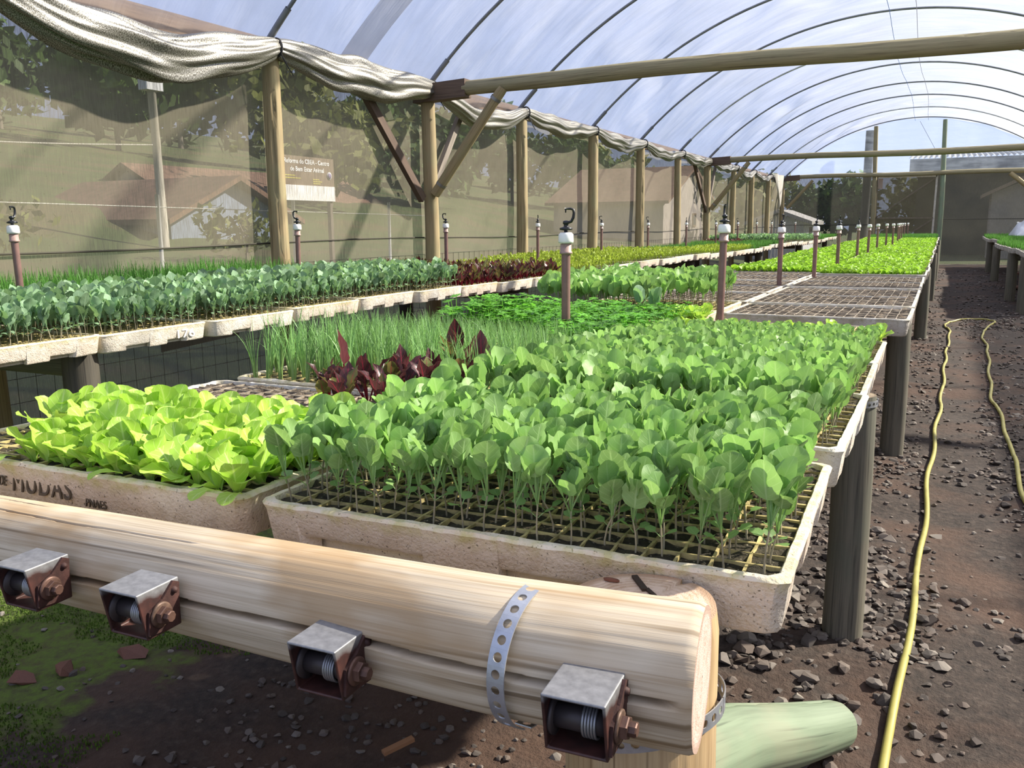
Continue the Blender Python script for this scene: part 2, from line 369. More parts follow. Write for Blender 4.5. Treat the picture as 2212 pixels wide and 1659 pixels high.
L_CHIVE = leafmat('chive_blade', (0.22, 0.40, 0.14), (0.3, 0.4, 0.2), 0.28, 0, 0.45, 0.35, tipcol=(0.30, 0.42, 0.16))
L_BEET = leafmat('beet_leaf', (0.060, 0.022, 0.022), (0.30, 0.02, 0.06), 0.3, 0.8, 0.35, 0.45, tcol=(1.3, 0.6, 0.5))
L_BEETG = leafmat('beet_leaf_green', (0.13, 0.15, 0.04), (0.30, 0.03, 0.06), 0.3, 0.8, 0.4, 0.4, tcol=(1.2, 0.9, 0.5))
L_BEETR = leafmat('beet_leaf_red', (0.19, 0.062, 0.068), (0.11, 0.015, 0.03), 0.2, 0.9, 0.4, 0.1, tcol=(1.3, 0.6, 0.6))
L_BSTEM = leafmat('beet_stem', (0.22, 0.012, 0.03), (0.2, 0, 0), 0.1, 0, 0.4, 0.2, tcol=(1, 1, 1))
L_PARS = leafmat('parsley_leaf', (0.16, 0.41, 0.05), (0.2, 0.4, 0.1), 0.38, 0, 0.4, 0.4)
L_GRASS = leafmat('grass_green', (0.10, 0.27, 0.045), (0.2, 0.4, 0.1), 0.3, 0, 0.5, 0.35)
L_LIME = leafmat('lime_sprout', (0.33, 0.42, 0.045), (0.2, 0.4, 0.1), 0.3, 0, 0.5, 0.35)
L_TREE = leafmat('tree_leaf', (0.075, 0.13, 0.030), (0.1, 0.2, 0.1), 0.2, 0, 0.6, 0.6)
L_TREE2 = leafmat('tree_leaf_yellowish', (0.17, 0.19, 0.045), (0.1, 0.2, 0.1), 0.2, 0, 0.6, 0.5)
L_MOSS = leafmat('moss_green', (0.075, 0.135, 0.010), (0.2, 0.4, 0.1), 0.2, 0, 0.7, 0.5)

# ------------------------------------------------------------------ film, nets
def filmmat(name, tr_fac, tint, dirt, glossy=0.06):
    m, nt, b, o = newmat(name); nt.nodes.remove(b); uv = coord(nt, 'UV')
    n1 = noise(nt, mapping(nt, uv, (1.2, 0.5, 1)), 1.0, 5, 0.6); n2 = noise(nt, mapping(nt, uv, (2.0, 9.0, 1), (4, 2, 0)), 1.0, 3, 0.6)
    col = mixc(nt, math_(nt, 'MULTIPLY', ramp(nt, n1, [(0.42, 0.0), (0.7, 1.0)]), 0.6), tint, dirt)
    bn = bump(nt, n2, 0.5, 0.03)
    tl = N(nt, 'ShaderNodeBsdfTranslucent'); sock(nt, tl.inputs[0], col); sock(nt, tl.inputs['Normal'], bn)
    df = N(nt, 'ShaderNodeBsdfDiffuse'); sock(nt, df.inputs[0], col); sock(nt, df.inputs['Normal'], bn)
    gl = N(nt, 'ShaderNodeBsdfGlossy'); gl.inputs['Roughness'].default_value = 0.3; sock(nt, gl.inputs['Normal'], bn)
    tp = N(nt, 'ShaderNodeBsdfTransparent'); sock(nt, tp.inputs[0], (0.97, 0.97, 0.98))
    a = N(nt, 'ShaderNodeMixShader'); a.inputs[0].default_value = 0.45; nt.links.new(tl.outputs[0], a.inputs[1]); nt.links.new(df.outputs[0], a.inputs[2])
    a2 = N(nt, 'ShaderNodeMixShader'); a2.inputs[0].default_value = glossy; nt.links.new(a.outputs[0], a2.inputs[1]); nt.links.new(gl.outputs[0], a2.inputs[2])
    c = N(nt, 'ShaderNodeMixShader'); sock(nt, c.inputs[0], math_(nt, 'SUBTRACT', tr_fac + 0.04, math_(nt, 'MULTIPLY', ramp(nt, math_(nt, 'ADD', math_(nt, 'MULTIPLY', n1, 0.6), math_(nt, 'MULTIPLY', n2, 0.4)), [(0.4, 0.0), (0.65, 1.0)]), tr_fac * 0.28))); nt.links.new(a2.outputs[0], c.inputs[1]); nt.links.new(tp.outputs[0], c.inputs[2])
    nt.links.new(c.outputs[0], o.inputs[0]); return m
M_FILM = filmmat('roof_film', 0.62, (0.60, 0.60, 0.60), (0.48, 0.48, 0.46))
M_GABLE = filmmat('gable_film', 0.86, (0.50, 0.58, 0.72), (0.5, 0.55, 0.6))
def netmat(name, col, col2, open_):
    m, nt, b, o = newmat(name); nt.nodes.remove(b); uv = coord(nt, 'UV')
    st = noise(nt, mapping(nt, uv, (160, 9, 1)), 1.0, 2); big = noise(nt, mapping(nt, uv, (0.9, 1.3, 1)), 1.0, 4)
    sp = noise(nt, mapping(nt, uv, (70, 70, 1)), 1.0, 2)
    c = mixc(nt, ramp(nt, big, [(0.35, 0.0), (0.65, 1.0)]), col, col2)
    c = mixc(nt, ramp(nt, sp, [(0.66, 0.0), (0.74, 0.6)]), c, tuple(x * 0.4 for x in col))
    tl = N(nt, 'ShaderNodeBsdfTranslucent'); sock(nt, tl.inputs[0], c); df = N(nt, 'ShaderNodeBsdfDiffuse'); sock(nt, df.inputs[0], c)
    a = N(nt, 'ShaderNodeMixShader'); a.inputs[0].default_value = 0.6; nt.links.new(tl.outputs[0], a.inputs[1]); nt.links.new(df.outputs[0], a.inputs[2])
    tp = N(nt, 'ShaderNodeBsdfTransparent')
    f = math_(nt, 'ADD', open_ - 0.07, math_(nt, 'MULTIPLY', ramp(nt, st, [(0.4, 0.0), (0.6, 1.0)]), 0.14))
    x = N(nt, 'ShaderNodeMixShader'); sock(nt, x.inputs[0], f); nt.links.new(a.outputs[0], x.inputs[1]); nt.links.new(tp.outputs[0], x.inputs[2])
    nt.links.new(x.outputs[0], o.inputs[0]); return m
M_NET = netmat('shade_net', (0.23, 0.205, 0.155), (0.185, 0.17, 0.125), 0.21)
M_NETLOW = netmat('lower_net', (0.22, 0.20, 0.165), (0.18, 0.165, 0.135), 0.30)
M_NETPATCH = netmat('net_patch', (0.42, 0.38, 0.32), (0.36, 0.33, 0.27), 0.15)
M_NETBACK = netmat('back_net', (0.062, 0.061, 0.052), (0.040, 0.041, 0.038), 0.26)
m_, nt_, b_, o_ = newmat('silver_cloth'); uv_ = coord(nt_, 'UV')
nz_ = noise(nt_, mapping(nt_, uv_, (240, 240, 1)), 1.0, 2); big_ = noise(nt_, mapping(nt_, uv_, (12, 4, 1)), 1.0, 3)
sock(nt_, b_.inputs['Base Color'], mixc(nt_, ramp(nt_, nz_, [(0.42, 0.0), (0.62, 1.0)]), (0.10, 0.092, 0.07), (0.50, 0.485, 0.44)))
sock(nt_, b_.inputs['Metallic'], 0.6); b_.inputs['Roughness'].default_value = 0.36
sock(nt_, b_.inputs['Normal'], bump(nt_, math_(nt_, 'ADD', nz_, big_), 0.35, 0.004)); M_CLOTH = m_
ORD = ['first', 'second', 'third', 'fourth', 'fifth', 'sixth', 'seventh', 'eighth', 'ninth', 'tenth', 'eleventh', 'twelfth', 'thirteenth', 'fourteenth',
       'fifteenth', 'sixteenth', 'seventeenth', 'eighteenth', 'nineteenth', 'twentieth'] + ['twenty-' + o for o in ('first', 'second', 'third', 'fourth', 'fifth', 'sixth', 'seventh', 'eighth', 'ninth')]
ORD += ['thirtieth'] + ['thirty-' + o for o in ORD[:9]]
XL, XR, YB = -4.03, 2.62, 24.95          # net walls and back wall
# ------------------------------------------------------------------ floor
def ground_h(x, y):
    return 0.018 * vnoise(x * 2.2, y * 2.2, 5) + 0.006 * vnoise(x * 11, y * 11, 6)
xs = np.concatenate([np.arange(-4.4, -2.5, 0.12), np.arange(-2.5, 1.3, 0.05), np.arange(1.3, 3.0, 0.14)])
ys = np.concatenate([np.arange(-1.6, 0.8, 0.15), np.arange(0.8, 5, 0.05), np.arange(5, 13, 0.09), np.arange(13, 25.4, 0.2)])
X, Y = np.meshgrid(xs, ys, indexing='ij')
mb = MB(); mb.add(np.stack([X, Y, GZ + ground_h(X, Y)], -1).reshape(-1, 3), grid_quads(len(xs), len(ys)))
m, nt, b, o = newmat('earth_floor'); oc = coord(nt); s = N(nt, 'ShaderNodeSeparateXYZ'); sock(nt, s.inputs[0], oc)
n1 = noise(nt, oc, 2.2, 5, 0.6); n2 = noise(nt, oc, 38, 5, 0.7); n3 = noise(nt, oc, 6.0, 4)
c = ramp(nt, n2, [(0.3, (0.013, 0.009, 0.007)), (0.55, (0.042, 0.029, 0.022)), (0.75, (0.085, 0.066, 0.052))])
c = mixc(nt, ramp(nt, n1, [(0.45, 0.0), (0.62, 0.7)]), c, (0.082, 0.043, 0.026))
dx = math_(nt, 'SUBTRACT', -1.72, s.outputs[0])
mossy = math_(nt, 'MULTIPLY', ramp(nt, math_(nt, 'MULTIPLY_ADD', math_(nt, 'SUBTRACT', math_(nt, 'ADD', dx, math_(nt, 'MULTIPLY', math_(nt, 'SUBTRACT', n3, 0.5), 0.9)), 0.0), 1.5, 0.5), [(0.45, 0), (0.6, 1)]),
              ramp(nt, math_(nt, 'MULTIPLY', s.outputs[1], 0.2), [(0.55, 1.0), (0.7, 0.0)]))
c = mixc(nt, math_(nt, 'MULTIPLY', mossy, ramp(nt, n2, [(0.35, 0.3), (0.6, 1.0)])), c, (0.085, 0.13, 0.012))
sock(nt, b.inputs['Base Color'], c); b.inputs['Roughness'].default_value = 0.95; sock(nt, b.inputs['Normal'], bump(nt, n2, 0.7, 0.015))
floor = tag(mb.obj('floor', m), 'dark earth floor of the greenhouse with scattered gravel', None, None, 'structure')

# stones: convex chips
import bmesh
def stone_mesh(name, seed, mat, flat=0.6):
    g = np.random.default_rng(seed); bm = bmesh.new()
    for p in g.normal(0, 1, (14, 3)):
        p = p / np.linalg.norm(p) * g.uniform(0.8, 1.0); bm.verts.new((p[0] * g.uniform(0.8, 1.3), p[1], p[2] * flat))
    r = bmesh.ops.convex_hull(bm, input=bm.verts)
    bmesh.ops.delete(bm, geom=[e for e in r['geom_interior'] if isinstance(e, bmesh.types.BMVert)], context='VERTS')
    bmesh.ops.triangulate(bm, faces=bm.faces[:]); bmesh.ops.recalc_face_normals(bm, faces=bm.faces[:])
    me = bpy.data.meshes.new(name); bm.to_mesh(me); bm.free(); me.materials.append(mat); return me
m, nt, b, o = newmat('stone_grey')
oi = N(nt, 'ShaderNodeObjectInfo').outputs['Random']; at = N(nt, 'ShaderNodeAttribute'); at.attribute_name = 'rnd'
rr = math_(nt, 'FRACT', math_(nt, 'ADD', oi, at.outputs['Fac']))
c = ramp(nt, rr, [(0.0, (0.05, 0.04, 0.034)), (0.35, (0.10, 0.085, 0.075)), (0.6, (0.125, 0.09, 0.07)), (0.85, (0.18, 0.155, 0.135)), (1.0, (0.27, 0.24, 0.20))])
c = mixc(nt, math_(nt, 'MULTIPLY', noise(nt, coord(nt), 3.0, 4), 0.5), c, (0.06, 0.045, 0.035))
sock(nt, b.inputs['Base Color'], c); b.inputs['Roughness'].default_value = 0.85; M_STONE = m
STM = [stone_mesh('stone', 50 + i, M_STONE, (0.45, 0.6, 0.7)[i % 3]) for i in range(9)]
# areas: path, under the front of the bench, in front of the log, mossy corner
pts = []
def strew(n, x0, x1, y0, y1, smin, smax, seed):
    g = np.random.default_rng(seed); x = g.uniform(x0, x1, n); y = y0 + (y1 - y0) * g.uniform(0, 1, n) ** 1.3
    dens = vnoise(x * 1.7, y * 1.7, 31) + 0.3 * vnoise(x * 5, y * 5, 32)
    keep = (dens > -0.45) | (g.uniform(0, 1, n) < 0.3)
    track = (np.abs(x - 0.16 - 0.06 * np.sin(y)) < 0.12) & (g.uniform(0, 1, n) < 0.75)
    keep &= ~track
    sz = smin + (smax - smin) * g.beta(1.2, 4.5, n)
    for a, b_, c_, k in zip(x, y, sz, keep):
        if k: pts.append((a, b_, c_))
strew(2600, -0.45, 1.2, 1.35, 4.2, 0.007, 0.030, 1)
strew(3600, -0.3, 1.6, 4.0, 11.0, 0.009, 0.034, 2)
strew(2600, -0.1, 2.4, 10.0, 22.0, 0.012, 0.04, 3)
strew(700, -1.4, -0.45, 0.95, 2.0, 0.006, 0.022, 4)
strew(500, -0.42, 0.05, 1.55, 3.2, 0.012, 0.045, 6)
strew(3200, -0.4, 1.2, 1.4, 6.0, 0.005, 0.014, 8)
strew(420, 0.1, 0.9, 1.6, 4.5, 0.010, 0.042, 7)
strew(170, -2.4, -1.25, 0.9, 1.7, 0.005, 0.020, 5)
pts = np.array(pts)
gs = ground_h(pts[:, 0], pts[:, 1])
app = pts[:, 2] / (0.883 * pts[:, 1] - 0.433 * pts[:, 0] + 0.1)
order = np.argsort(-app); big = order[:290]; rest = order[290:]
for i in big:
    x, y, s = pts[i]; o = link('stone', STM[i % 9], floor, (x, y, GZ + gs[i] + s * 0.22)); o.scale = (s, s, s)
    o.rotation_euler = (rng.normal(0, 0.25), rng.normal(0, 0.25), rng.uniform(0, 6.28))
mb = MB()
SV = []
for me in STM:
    v = np.zeros(len(me.vertices) * 3); me.vertices.foreach_get('co', v); t = np.zeros(len(me.loops), int); me.loops.foreach_get('vertex_index', t); SV.append((v.reshape(-1, 3), t.reshape(-1, 3)))
for i in rest:
    x, y, s = pts[i]; V, T = SV[i % 9]
    mb.add((V @ rotz(rng.uniform(0, 6.28)).T @ rotx(rng.normal(0, 0.25)).T) * s + (x, y, GZ + gs[i] + s * 0.2), None, T, None, rng.uniform())
tag(mb.obj('gravel', M_STONE, floor, smooth=False), kind='stuff')
# reddish brown tile shards half sunk in the moss
M_SHARD = plain('shard_brown', (0.13, 0.05, 0.03), 0.7, 0, 0.35, 30)
for k, (x, y, s, rz_) in enumerate([(-1.93, 1.22, 0.035, 0.5), (-1.86, 1.30, 0.045, 2.6), (-1.79, 1.43, 0.04, 0.1), (-2.02, 1.12, 0.03, 1.2)]):
    me = stone_mesh('shard', 90 + k, M_SHARD, 0.35); o = link('stone', me, floor, (x, y, GZ + 0.012)); o.scale = (s * 1.3, s * 0.8, s); o.rotation_euler = (0.25, 0.1, rz_)
# moss cushion
mb = MB(); g = np.random.default_rng(3)
def blade_tpl(h, w):
    return np.array([[-w, 0, 0], [w, 0, 0], [w * 0.3, h * 0.3, h], [-w * 0.3, h * 0.3, h]]), np.array([[0, 1, 2, 3]]), np.array([[0, 0], [1, 0], [1, 1], [0, 1.0]])
n_ = 0
while n_ < 15000:
    x, y = g.uniform(-2.6, -1.5), g.uniform(0.85, 1.8)
    if vnoise(np.array(x * 4.5), np.array(y * 7), 77) + (-1.80 - x) * 1.2 < 0.0: continue
    h = g.uniform(0.003, 0.008); V, Q, U = blade_tpl(h, 0.0022)
    mb.add(V @ rotz(g.uniform(0, 6.28)).T + (x, y, GZ + float(ground_h(np.array(x), np.array(y))) + 0.001), Q, None, U, g.uniform()); n_ += 1
tag(mb.obj('moss', L_MOSS, floor), kind='stuff')

# ------------------------------------------------------------------ outside ground
def terrain(x, y):
    d = np.maximum(0, -x - 9.0); back = np.maximum(0, y - 36)
    return GZ - 0.02 + 0.165 * d * np.clip(d / 6, 0, 1) + 0.0 * back + 0.10 * vnoise(x * 0.5, y * 0.5, 9) * np.clip(np.maximum(d, back), 0, 1) + np.clip((-x - 4.4) / 5, 0, 1) * 0.55
xs = np.concatenate([np.linspace(-70, -4.25, 70), np.linspace(-4.0, 20, 12)]); ys = np.linspace(-8, 80, 80)
X, Y = np.meshgrid(xs, ys, indexing='ij'); Z = terrain(X, Y)
inside = (X > -4.3) & (Y < 25.2); Z = np.where(inside, GZ - 0.15, Z)
m, nt, b, o = newmat('outdoor_grass'); oc = coord(nt)
c = ramp(nt, noise(nt, oc, 0.6, 5), [(0.35, (0.06, 0.085, 0.022)), (0.5, (0.10, 0.12, 0.04)), (0.62, (0.17, 0.11, 0.065))])
c = mixc(nt, noise(nt, oc, 14, 4), c, (0.06, 0.09, 0.02)); sock(nt, b.inputs['Base Color'], c); b.inputs['Roughness'].default_value = 0.9
mb = MB(); mb.add(np.stack([X, Y, Z], -1).reshape(-1, 3), grid_quads(len(xs), len(ys)))
tag(mb.obj('lawn', m), 'sloping rough grass outside the net wall', None, None, 'structure')

# ------------------------------------------------------------------ net walls
def netwall(name, x, y0, y1, z0, z1, mt, flip=1, wave=0.012):
    ys = np.arange(y0, y1 + 0.01, 0.1); zs = np.linspace(z0, z1, 14)
    Yg, Zg = np.meshgrid(ys, zs, indexing='ij'); W = wave * vnoise(Yg * 1.3, Zg * 1.5, 12)
    mb = MB(); mb.add(np.stack([x + W, Yg, Zg], -1).reshape(-1, 3), grid_quads(len(ys), len(zs)), None, np.stack([Yg, Zg], -1).reshape(-1, 2))
    return mb.obj(name, mt)
wl = tag(netwall('wall_left', XL, -1.2, YB, -0.02, 1.52, M_NET), 'brown see-through shade net wall', None, None, 'structure')
wlow = netwall('lower_net', XL + 0.004, -1.2, YB, GZ - 0.05, -0.02, M_NETLOW); wlow.parent = wl
mb = MB()
def bar(mb, p, q, r, n=6, mat=0): 
    V, Q, T, U = tube(lin(p, q, 2), r, n, cap=True); mb.add(V, Q, T, U, mat=mat)
# hem cord that runs along the net
P = np.stack([np.full(60, XL + 0.012), np.linspace(-1, YB, 60), 0.255 + 0.012 * np.sin(np.linspace(0, 30, 60))], 1)
V, Q, T, U = tube(P, 0.006, 5); mb.add(V, Q, T, U); mb.obj('hem_cord', plain('dark_cord', (0.05, 0.045, 0.03), 0.8), wl)
# wire mesh behind the lower net, one welded lattice
mb = MB()
for y in np.arange(0.5, 16, 0.10): bar(mb, (XL + 0.012, y, GZ), (XL + 0.012, y, 0.12), 0.0016, 4)
for z in (-0.6, -0.48, -0.36, -0.24, -0.12, 0.0, 0.12): bar(mb, (XL + 0.012, 0.5, z), (XL + 0.012, 16, z), 0.0016, 4)
tag(mb.obj('wire_lattice', plain('lattice_wire', (0.07, 0.065, 0.05), 0.6), wl), kind='stuff')
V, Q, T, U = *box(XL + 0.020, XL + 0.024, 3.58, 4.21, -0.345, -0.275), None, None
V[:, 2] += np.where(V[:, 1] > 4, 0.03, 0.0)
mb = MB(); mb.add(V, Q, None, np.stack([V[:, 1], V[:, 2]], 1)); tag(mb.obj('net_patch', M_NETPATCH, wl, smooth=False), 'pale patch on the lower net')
wr_ = tag(netwall('wall_right', XR, -1.2, YB, GZ, 1.50, netmat('right_net', (0.14, 0.12, 0.08), (0.11, 0.10, 0.06), 0.2)), 'brown shade net wall along the far side of the path', None, None, 'structure')
# back wall: net below, clear film in the gable
CX, RAD, ZC = -0.70, 4.46, 2.91 - 4.46
def arc(x): return ZC + np.sqrt(np.maximum(RAD ** 2 - (x - CX) ** 2, 0))
xs = np.linspace(XL, XR, 60); zs = np.linspace(GZ, 1.56, 14); X, Z = np.meshgrid(xs, zs, indexing='ij')
mb = MB(); mb.add(np.stack([X, YB + 0.01 * vnoise(X * 2, Z * 2, 3), Z], -1).reshape(-1, 3), grid_quads(60, 14), None, np.stack([X, Z], -1).reshape(-1, 2))
wbk = tag(mb.obj('wall_back', M_NETBACK), 'dark shade net end wall under the clear gable film', None, None, 'structure')
t = np.linspace(0, 1, 12); ztop = arc(xs); Z = 1.56 + (ztop - 1.56)[:, None] * t[None, :]; X = np.repeat(xs[:, None], 12, 1)
mb = MB(); mb.add(np.stack([X, YB + 0.02 * vnoise(X * 5, Z * 0.6, 8), Z], -1).reshape(-1, 3), grid_quads(60, 12), None, np.stack([X, Z], -1).reshape(-1, 2))
mb.obj('gable_film', M_GABLE, wbk)
mb = MB(); bar(mb, (XL, YB - 0.02, 0.30), (-1.72, YB - 0.02, 0.29), 0.008); bar(mb, (-0.05, YB - 0.02, 0.42), (XR, YB - 0.02, 0.40), 0.008)
mb.obj('seam_cord', plain('dark_cord2', (0.03, 0.03, 0.025), 0.8), wbk)

# ------------------------------------------------------------------ roof film and hoops
POSTY = [0.60, 2.52, 4.57, 6.48, 8.28, 10.26, 12.22, 14.26, 16.24, 18.42, 20.3, 22.4, 24.6]
amax = math.asin((XR - CX) / RAD); nth = 110; ysr = np.arange(-1.3, YB + 0.05, 0.045)
th = np.linspace(-amax, amax, nth); TH, YS = np.meshgrid(th, ysr, indexing='ij')
py = np.array(POSTY)
dist = np.min(np.abs(YS[..., None] - py[None, None, :]), axis=-1)
env = np.clip(dist / 0.35, 0, 1)
fold = 0.030 * np.sin(TH * 26 + 2.0 * vnoise(TH * 5, YS * 2.2, 21) + YS * 2.5) * np.clip(vnoise(TH * 3, YS * 0.8, 22) + 0.3, 0, 1) \
     + 0.018 * vnoise(TH * 9 + YS * 3, YS * 5 - TH * 4, 23) - 0.035 * np.clip(dist / 1.0, 0, 1) ** 1.2
rad = RAD + 0.022 + fold * env
Vr = np.stack([CX + rad * np.sin(TH), YS, ZC + rad * np.cos(TH)], -1).reshape(-1, 3)
mb = MB(); mb.add(Vr, grid_quads(nth, len(ysr)), None, np.stack([TH * RAD, YS], -1).reshape(-1, 2))
ceil = tag(mb.obj('ceiling', M_FILM), 'arched milky plastic film roof', None, None, 'structure')
# strip of doubled film
th2 = np.linspace(-amax, 0.1, 50); y2 = np.array([5.22, 5.52]); TH, YS = np.meshgrid(th2, y2, indexing='ij'); r2 = RAD - 0.035
mb = MB(); mb.add(np.stack([CX + r2 * np.sin(TH), YS, ZC + r2 * np.cos(TH)], -1).reshape(-1, 3), grid_quads(50, 2), None, np.stack([TH * RAD, YS], -1).reshape(-1, 2))
tag(mb.obj('film_strip', filmmat('film_double', 0.25, (0.60, 0.60, 0.64), (0.5, 0.5, 0.52)), ceil), 'doubled strip of film')
M_HOOPB = plain('hoop_bright', (0.55, 0.56, 0.58), 0.4, 0.6, 0.2, 8)
for k, y in enumerate(POSTY):
    a = np.linspace(-amax, amax, 60); mb = MB()
    yo = y + (0.03 if k % 2 else -0.02)
    V, Q, T, U = tube(np.stack([CX + (RAD - 0.004) * np.sin(a), np.full(60, yo), ZC + (RAD - 0.004) * np.cos(a)], 1), 0.0135, 10, up=(0, 1, 0)); mb.add(V, Q, T, U)
    h = mb.obj('roof_hoop', M_HOOPB if k in (7, 11) else M_HOOP)
    tag(h, f'thin steel roof hoop over the net wall, {ORD[k]} hoop counted from the open end', 'hoop', 'steel hoops under the roof film')
    a = np.linspace(-amax, -amax + 0.085, 6); mb = MB()
    V, Q, T, U = tube(np.stack([CX + (RAD - 0.004) * np.sin(a), np.full(6, yo), ZC + (RAD - 0.004) * np.cos(a)], 1), 0.021, 10, up=(0, 1, 0)); mb.add(V, Q, T, U)
    mb.obj('sleeve', M_HOOP, h)
# cords under the ridge
for nm, x0, z0, mt, lab in (('blue_string', -0.80, 0, M_BLUE, 'thin blue cord strung under the ridge of the roof'), ('grey_string', -0.50, 0.0, M_WIRE, 'thin grey wire strung beside the blue ridge cord')):
    yy = np.linspace(-1, 24.9, 80); P = np.stack([x0 + 0.03 * np.sin(yy * 0.7), yy, arc(x0) - 0.03 - 0.02 * np.abs(np.sin(yy * PI / 2))], 1)
    mb = MB(); V, Q, T, U = tube(P, 0.0035, 5); mb.add(V, Q, T, U); tag(mb.obj(nm, mt), lab, 'cord')
mb = MB(); P = np.stack([np.linspace(-0.72, -0.30, 20), np.full(20, 24.9), 2.84 - np.linspace(0, 1, 20) * 0.75], 1); V, Q, T, U = tube(P, 0.004, 5); mb.add(V, Q, T, U)
tag(mb.obj('gable_string', M_ROPE), 'dark string hanging across the clear gable film', 'cord')

# ------------------------------------------------------------------ net posts, beams, braces
for k, y in enumerate(POSTY):
    g = np.random.default_rng(200 + k); r = 0.058 + g.uniform(-0.004, 0.006); zt = 1.42
    if k == 2: r = 0.060
    lean = g.normal(0, 0.008); x = -3.93
    ck = [(-1.2 + g.uniform(-0.4, 0.6), 0.10, 0.05, 2.1, 0.006, 0.02)] if k % 2 == 0 else [(0.9, 0.1, 0.3, 1.6, 0.005, 0.015)]
    P = np.array([[x, y, GZ - 0.15], [x + lean + g.normal(0, 0.006), y + g.normal(0, 0.008), 0.4], [x + lean * 2, y, zt]])
    o = wood_log(P, [r * 1.08, r, r * 0.94], 28, (1, 0, 0), cracks=ck, rough=0.05, seed=300 + k, step=0.06).obj('wooden_post', [W_POST, W_END])
    tag(o, f'round tan timber post against the net wall, {ORD[k]} of that row from the open end', 'post', 'timber posts along the net wall')
def beam(y, z, r, seed, x1=2.5, lab=''):
    P = np.stack([np.linspace(-3.56, x1, 9), np.full(9, y), z + 0.012 * np.sin(np.arange(9) * 1.3 + seed)], 1)
    t = thing('cross_beam', lab, 'beam', (0, 0, 0), 0, 'round cross beams')
    wood_log(P, [r * 0.97, r, r * 1.06], 28, (0, 0, 1), cracks=[(0.5, 0.12, 1.2, 5.5, 0.006, 0.015)], rough=0.06, seed=seed, step=0.05).obj('round_beam', [W_BEAM, W_END], t)
    mb = MB(); V, Q = box(-4.02, -3.53, y - 0.055, y + 0.055, z - 0.085, z + 0.055); V[:, 2] -= np.where(V[:, 0] < -3.8, 0.02, 0); mb.add(V, Q, None, np.stack([V[:, 1] + V[:, 2], V[:, 0]], 1))
    tag(mb.obj('squared_end', W_DARK, t, smooth=False), 'dark squared end timber'); return t
beam(6.44, 1.465, 0.060, 11, lab='thick olive round beam crossing above the benches closest to the open end')
beam(16.22, 1.49, 0.052, 12, lab='round beam crossing the greenhouse halfway, in front of the end wall')
beam(24.72, 1.555, 0.055, 13, lab='round beam at the end wall under the gable film')
def brace(p, q, r, mt, lab, seed, square=None):
    if square is None: ob = wood_log(np.array([p, (np.array(p) + q) / 2, q]), [r, r, r * 0.95], 22, (0, 1, 0), cracks=[(-1.0, 0.1, 0.1, 1.0, 0.006, 0.012)], rough=0.06, seed=seed, step=0.04).obj('brace', [mt, W_END])
    else:
        d = np.array(q, float) - p; L = np.linalg.norm(d); d /= L; a = np.cross(d, (1.0, 0, 0)); a /= np.linalg.norm(a); c = np.cross(d, a); w, h = square
        V = np.array([np.array(p) + d * L * k + a * i * w / 2 + c * j * h / 2 for k in (0, 1) for i, j in ((-1, -1), (1, -1), (1, 1), (-1, 1))])
        mb = MB(); mb.add(V, BQ, None, np.array([[i % 4 * 0.04, (i // 4) * L] for i in range(8)])); ob = mb.obj('brace', mt, smooth=False)
    return tag(ob, lab, 'brace')
for y, nm in ((6.44, 'thick front beam post'), (16.22, 'halfway beam post')):
    o = brace((-3.86, y, 0.62), (-3.20, y - 0.02, 1.43), 0.042, W_POST, f'round slanting brace with wire ties on the {nm}', int(y))
    for q in (0.10, 0.90):
        c = np.array((-3.86, y, 0.62)) * (1 - q) + np.array((-3.20, y - 0.02, 1.43)) * q; d = np.array((0.66, -0.02, 0.81)); d /= np.linalg.norm(d)
        mb = MB(); V, Q, T, U = tube(lin(c - d * 0.012, c + d * 0.012, 3), 0.046, 16); mb.add(V, Q, T, U); mb.obj('wire_tie', M_WIRE, o)
    brace((-3.93, y - 0.09, 0.58), (-3.97, y - 0.88, 1.42), 0, W_DARK, f'dark squared brace leaning towards the open end on the {nm}', 3, (0.07, 0.045))
    brace((-3.93, y + 0.10, 0.70), (-3.97, y + 0.72, 1.42), 0, W_GREY, f'grey squared brace leaning towards the end wall on the {nm}', 4, (0.06, 0.04))
brace((-3.83, 24.7, 0.74), (-3.20, 24.7, 1.46), 0.04, W_POST, 'round brace at the end wall corner beside the hanging cloth', 5)
brace((1.35, 24.7, 1.50), (2.45, 24.7, 0.55), 0.055, W_POST, 'round brace sloping down from the end wall beam above the low bench', 6)
for x, nm in ((-1.70, 'beside the door hinges'), (-0.12, 'beside the door latch')):
    o = wood_log(np.array([[x + 0.02, 24.78, GZ - 0.1], [x + 0.03, 24.78, 0.8], [x - 0.03, 24.8, arc(x) - 0.03]]), [0.065, 0.06, 0.052], 24, (1, 0, 0), cracks=[(-1.5, 0.1, 0.2, 2.8, 0.006, 0.015)], rough=0.04, seed=int(40 + x * 10), step=0.06).obj('wooden_post', [W_BEAM if x < -1 else W_GREEN, W_END])
    tag(o, f'tall round gable post {nm} in the end wall', 'post')
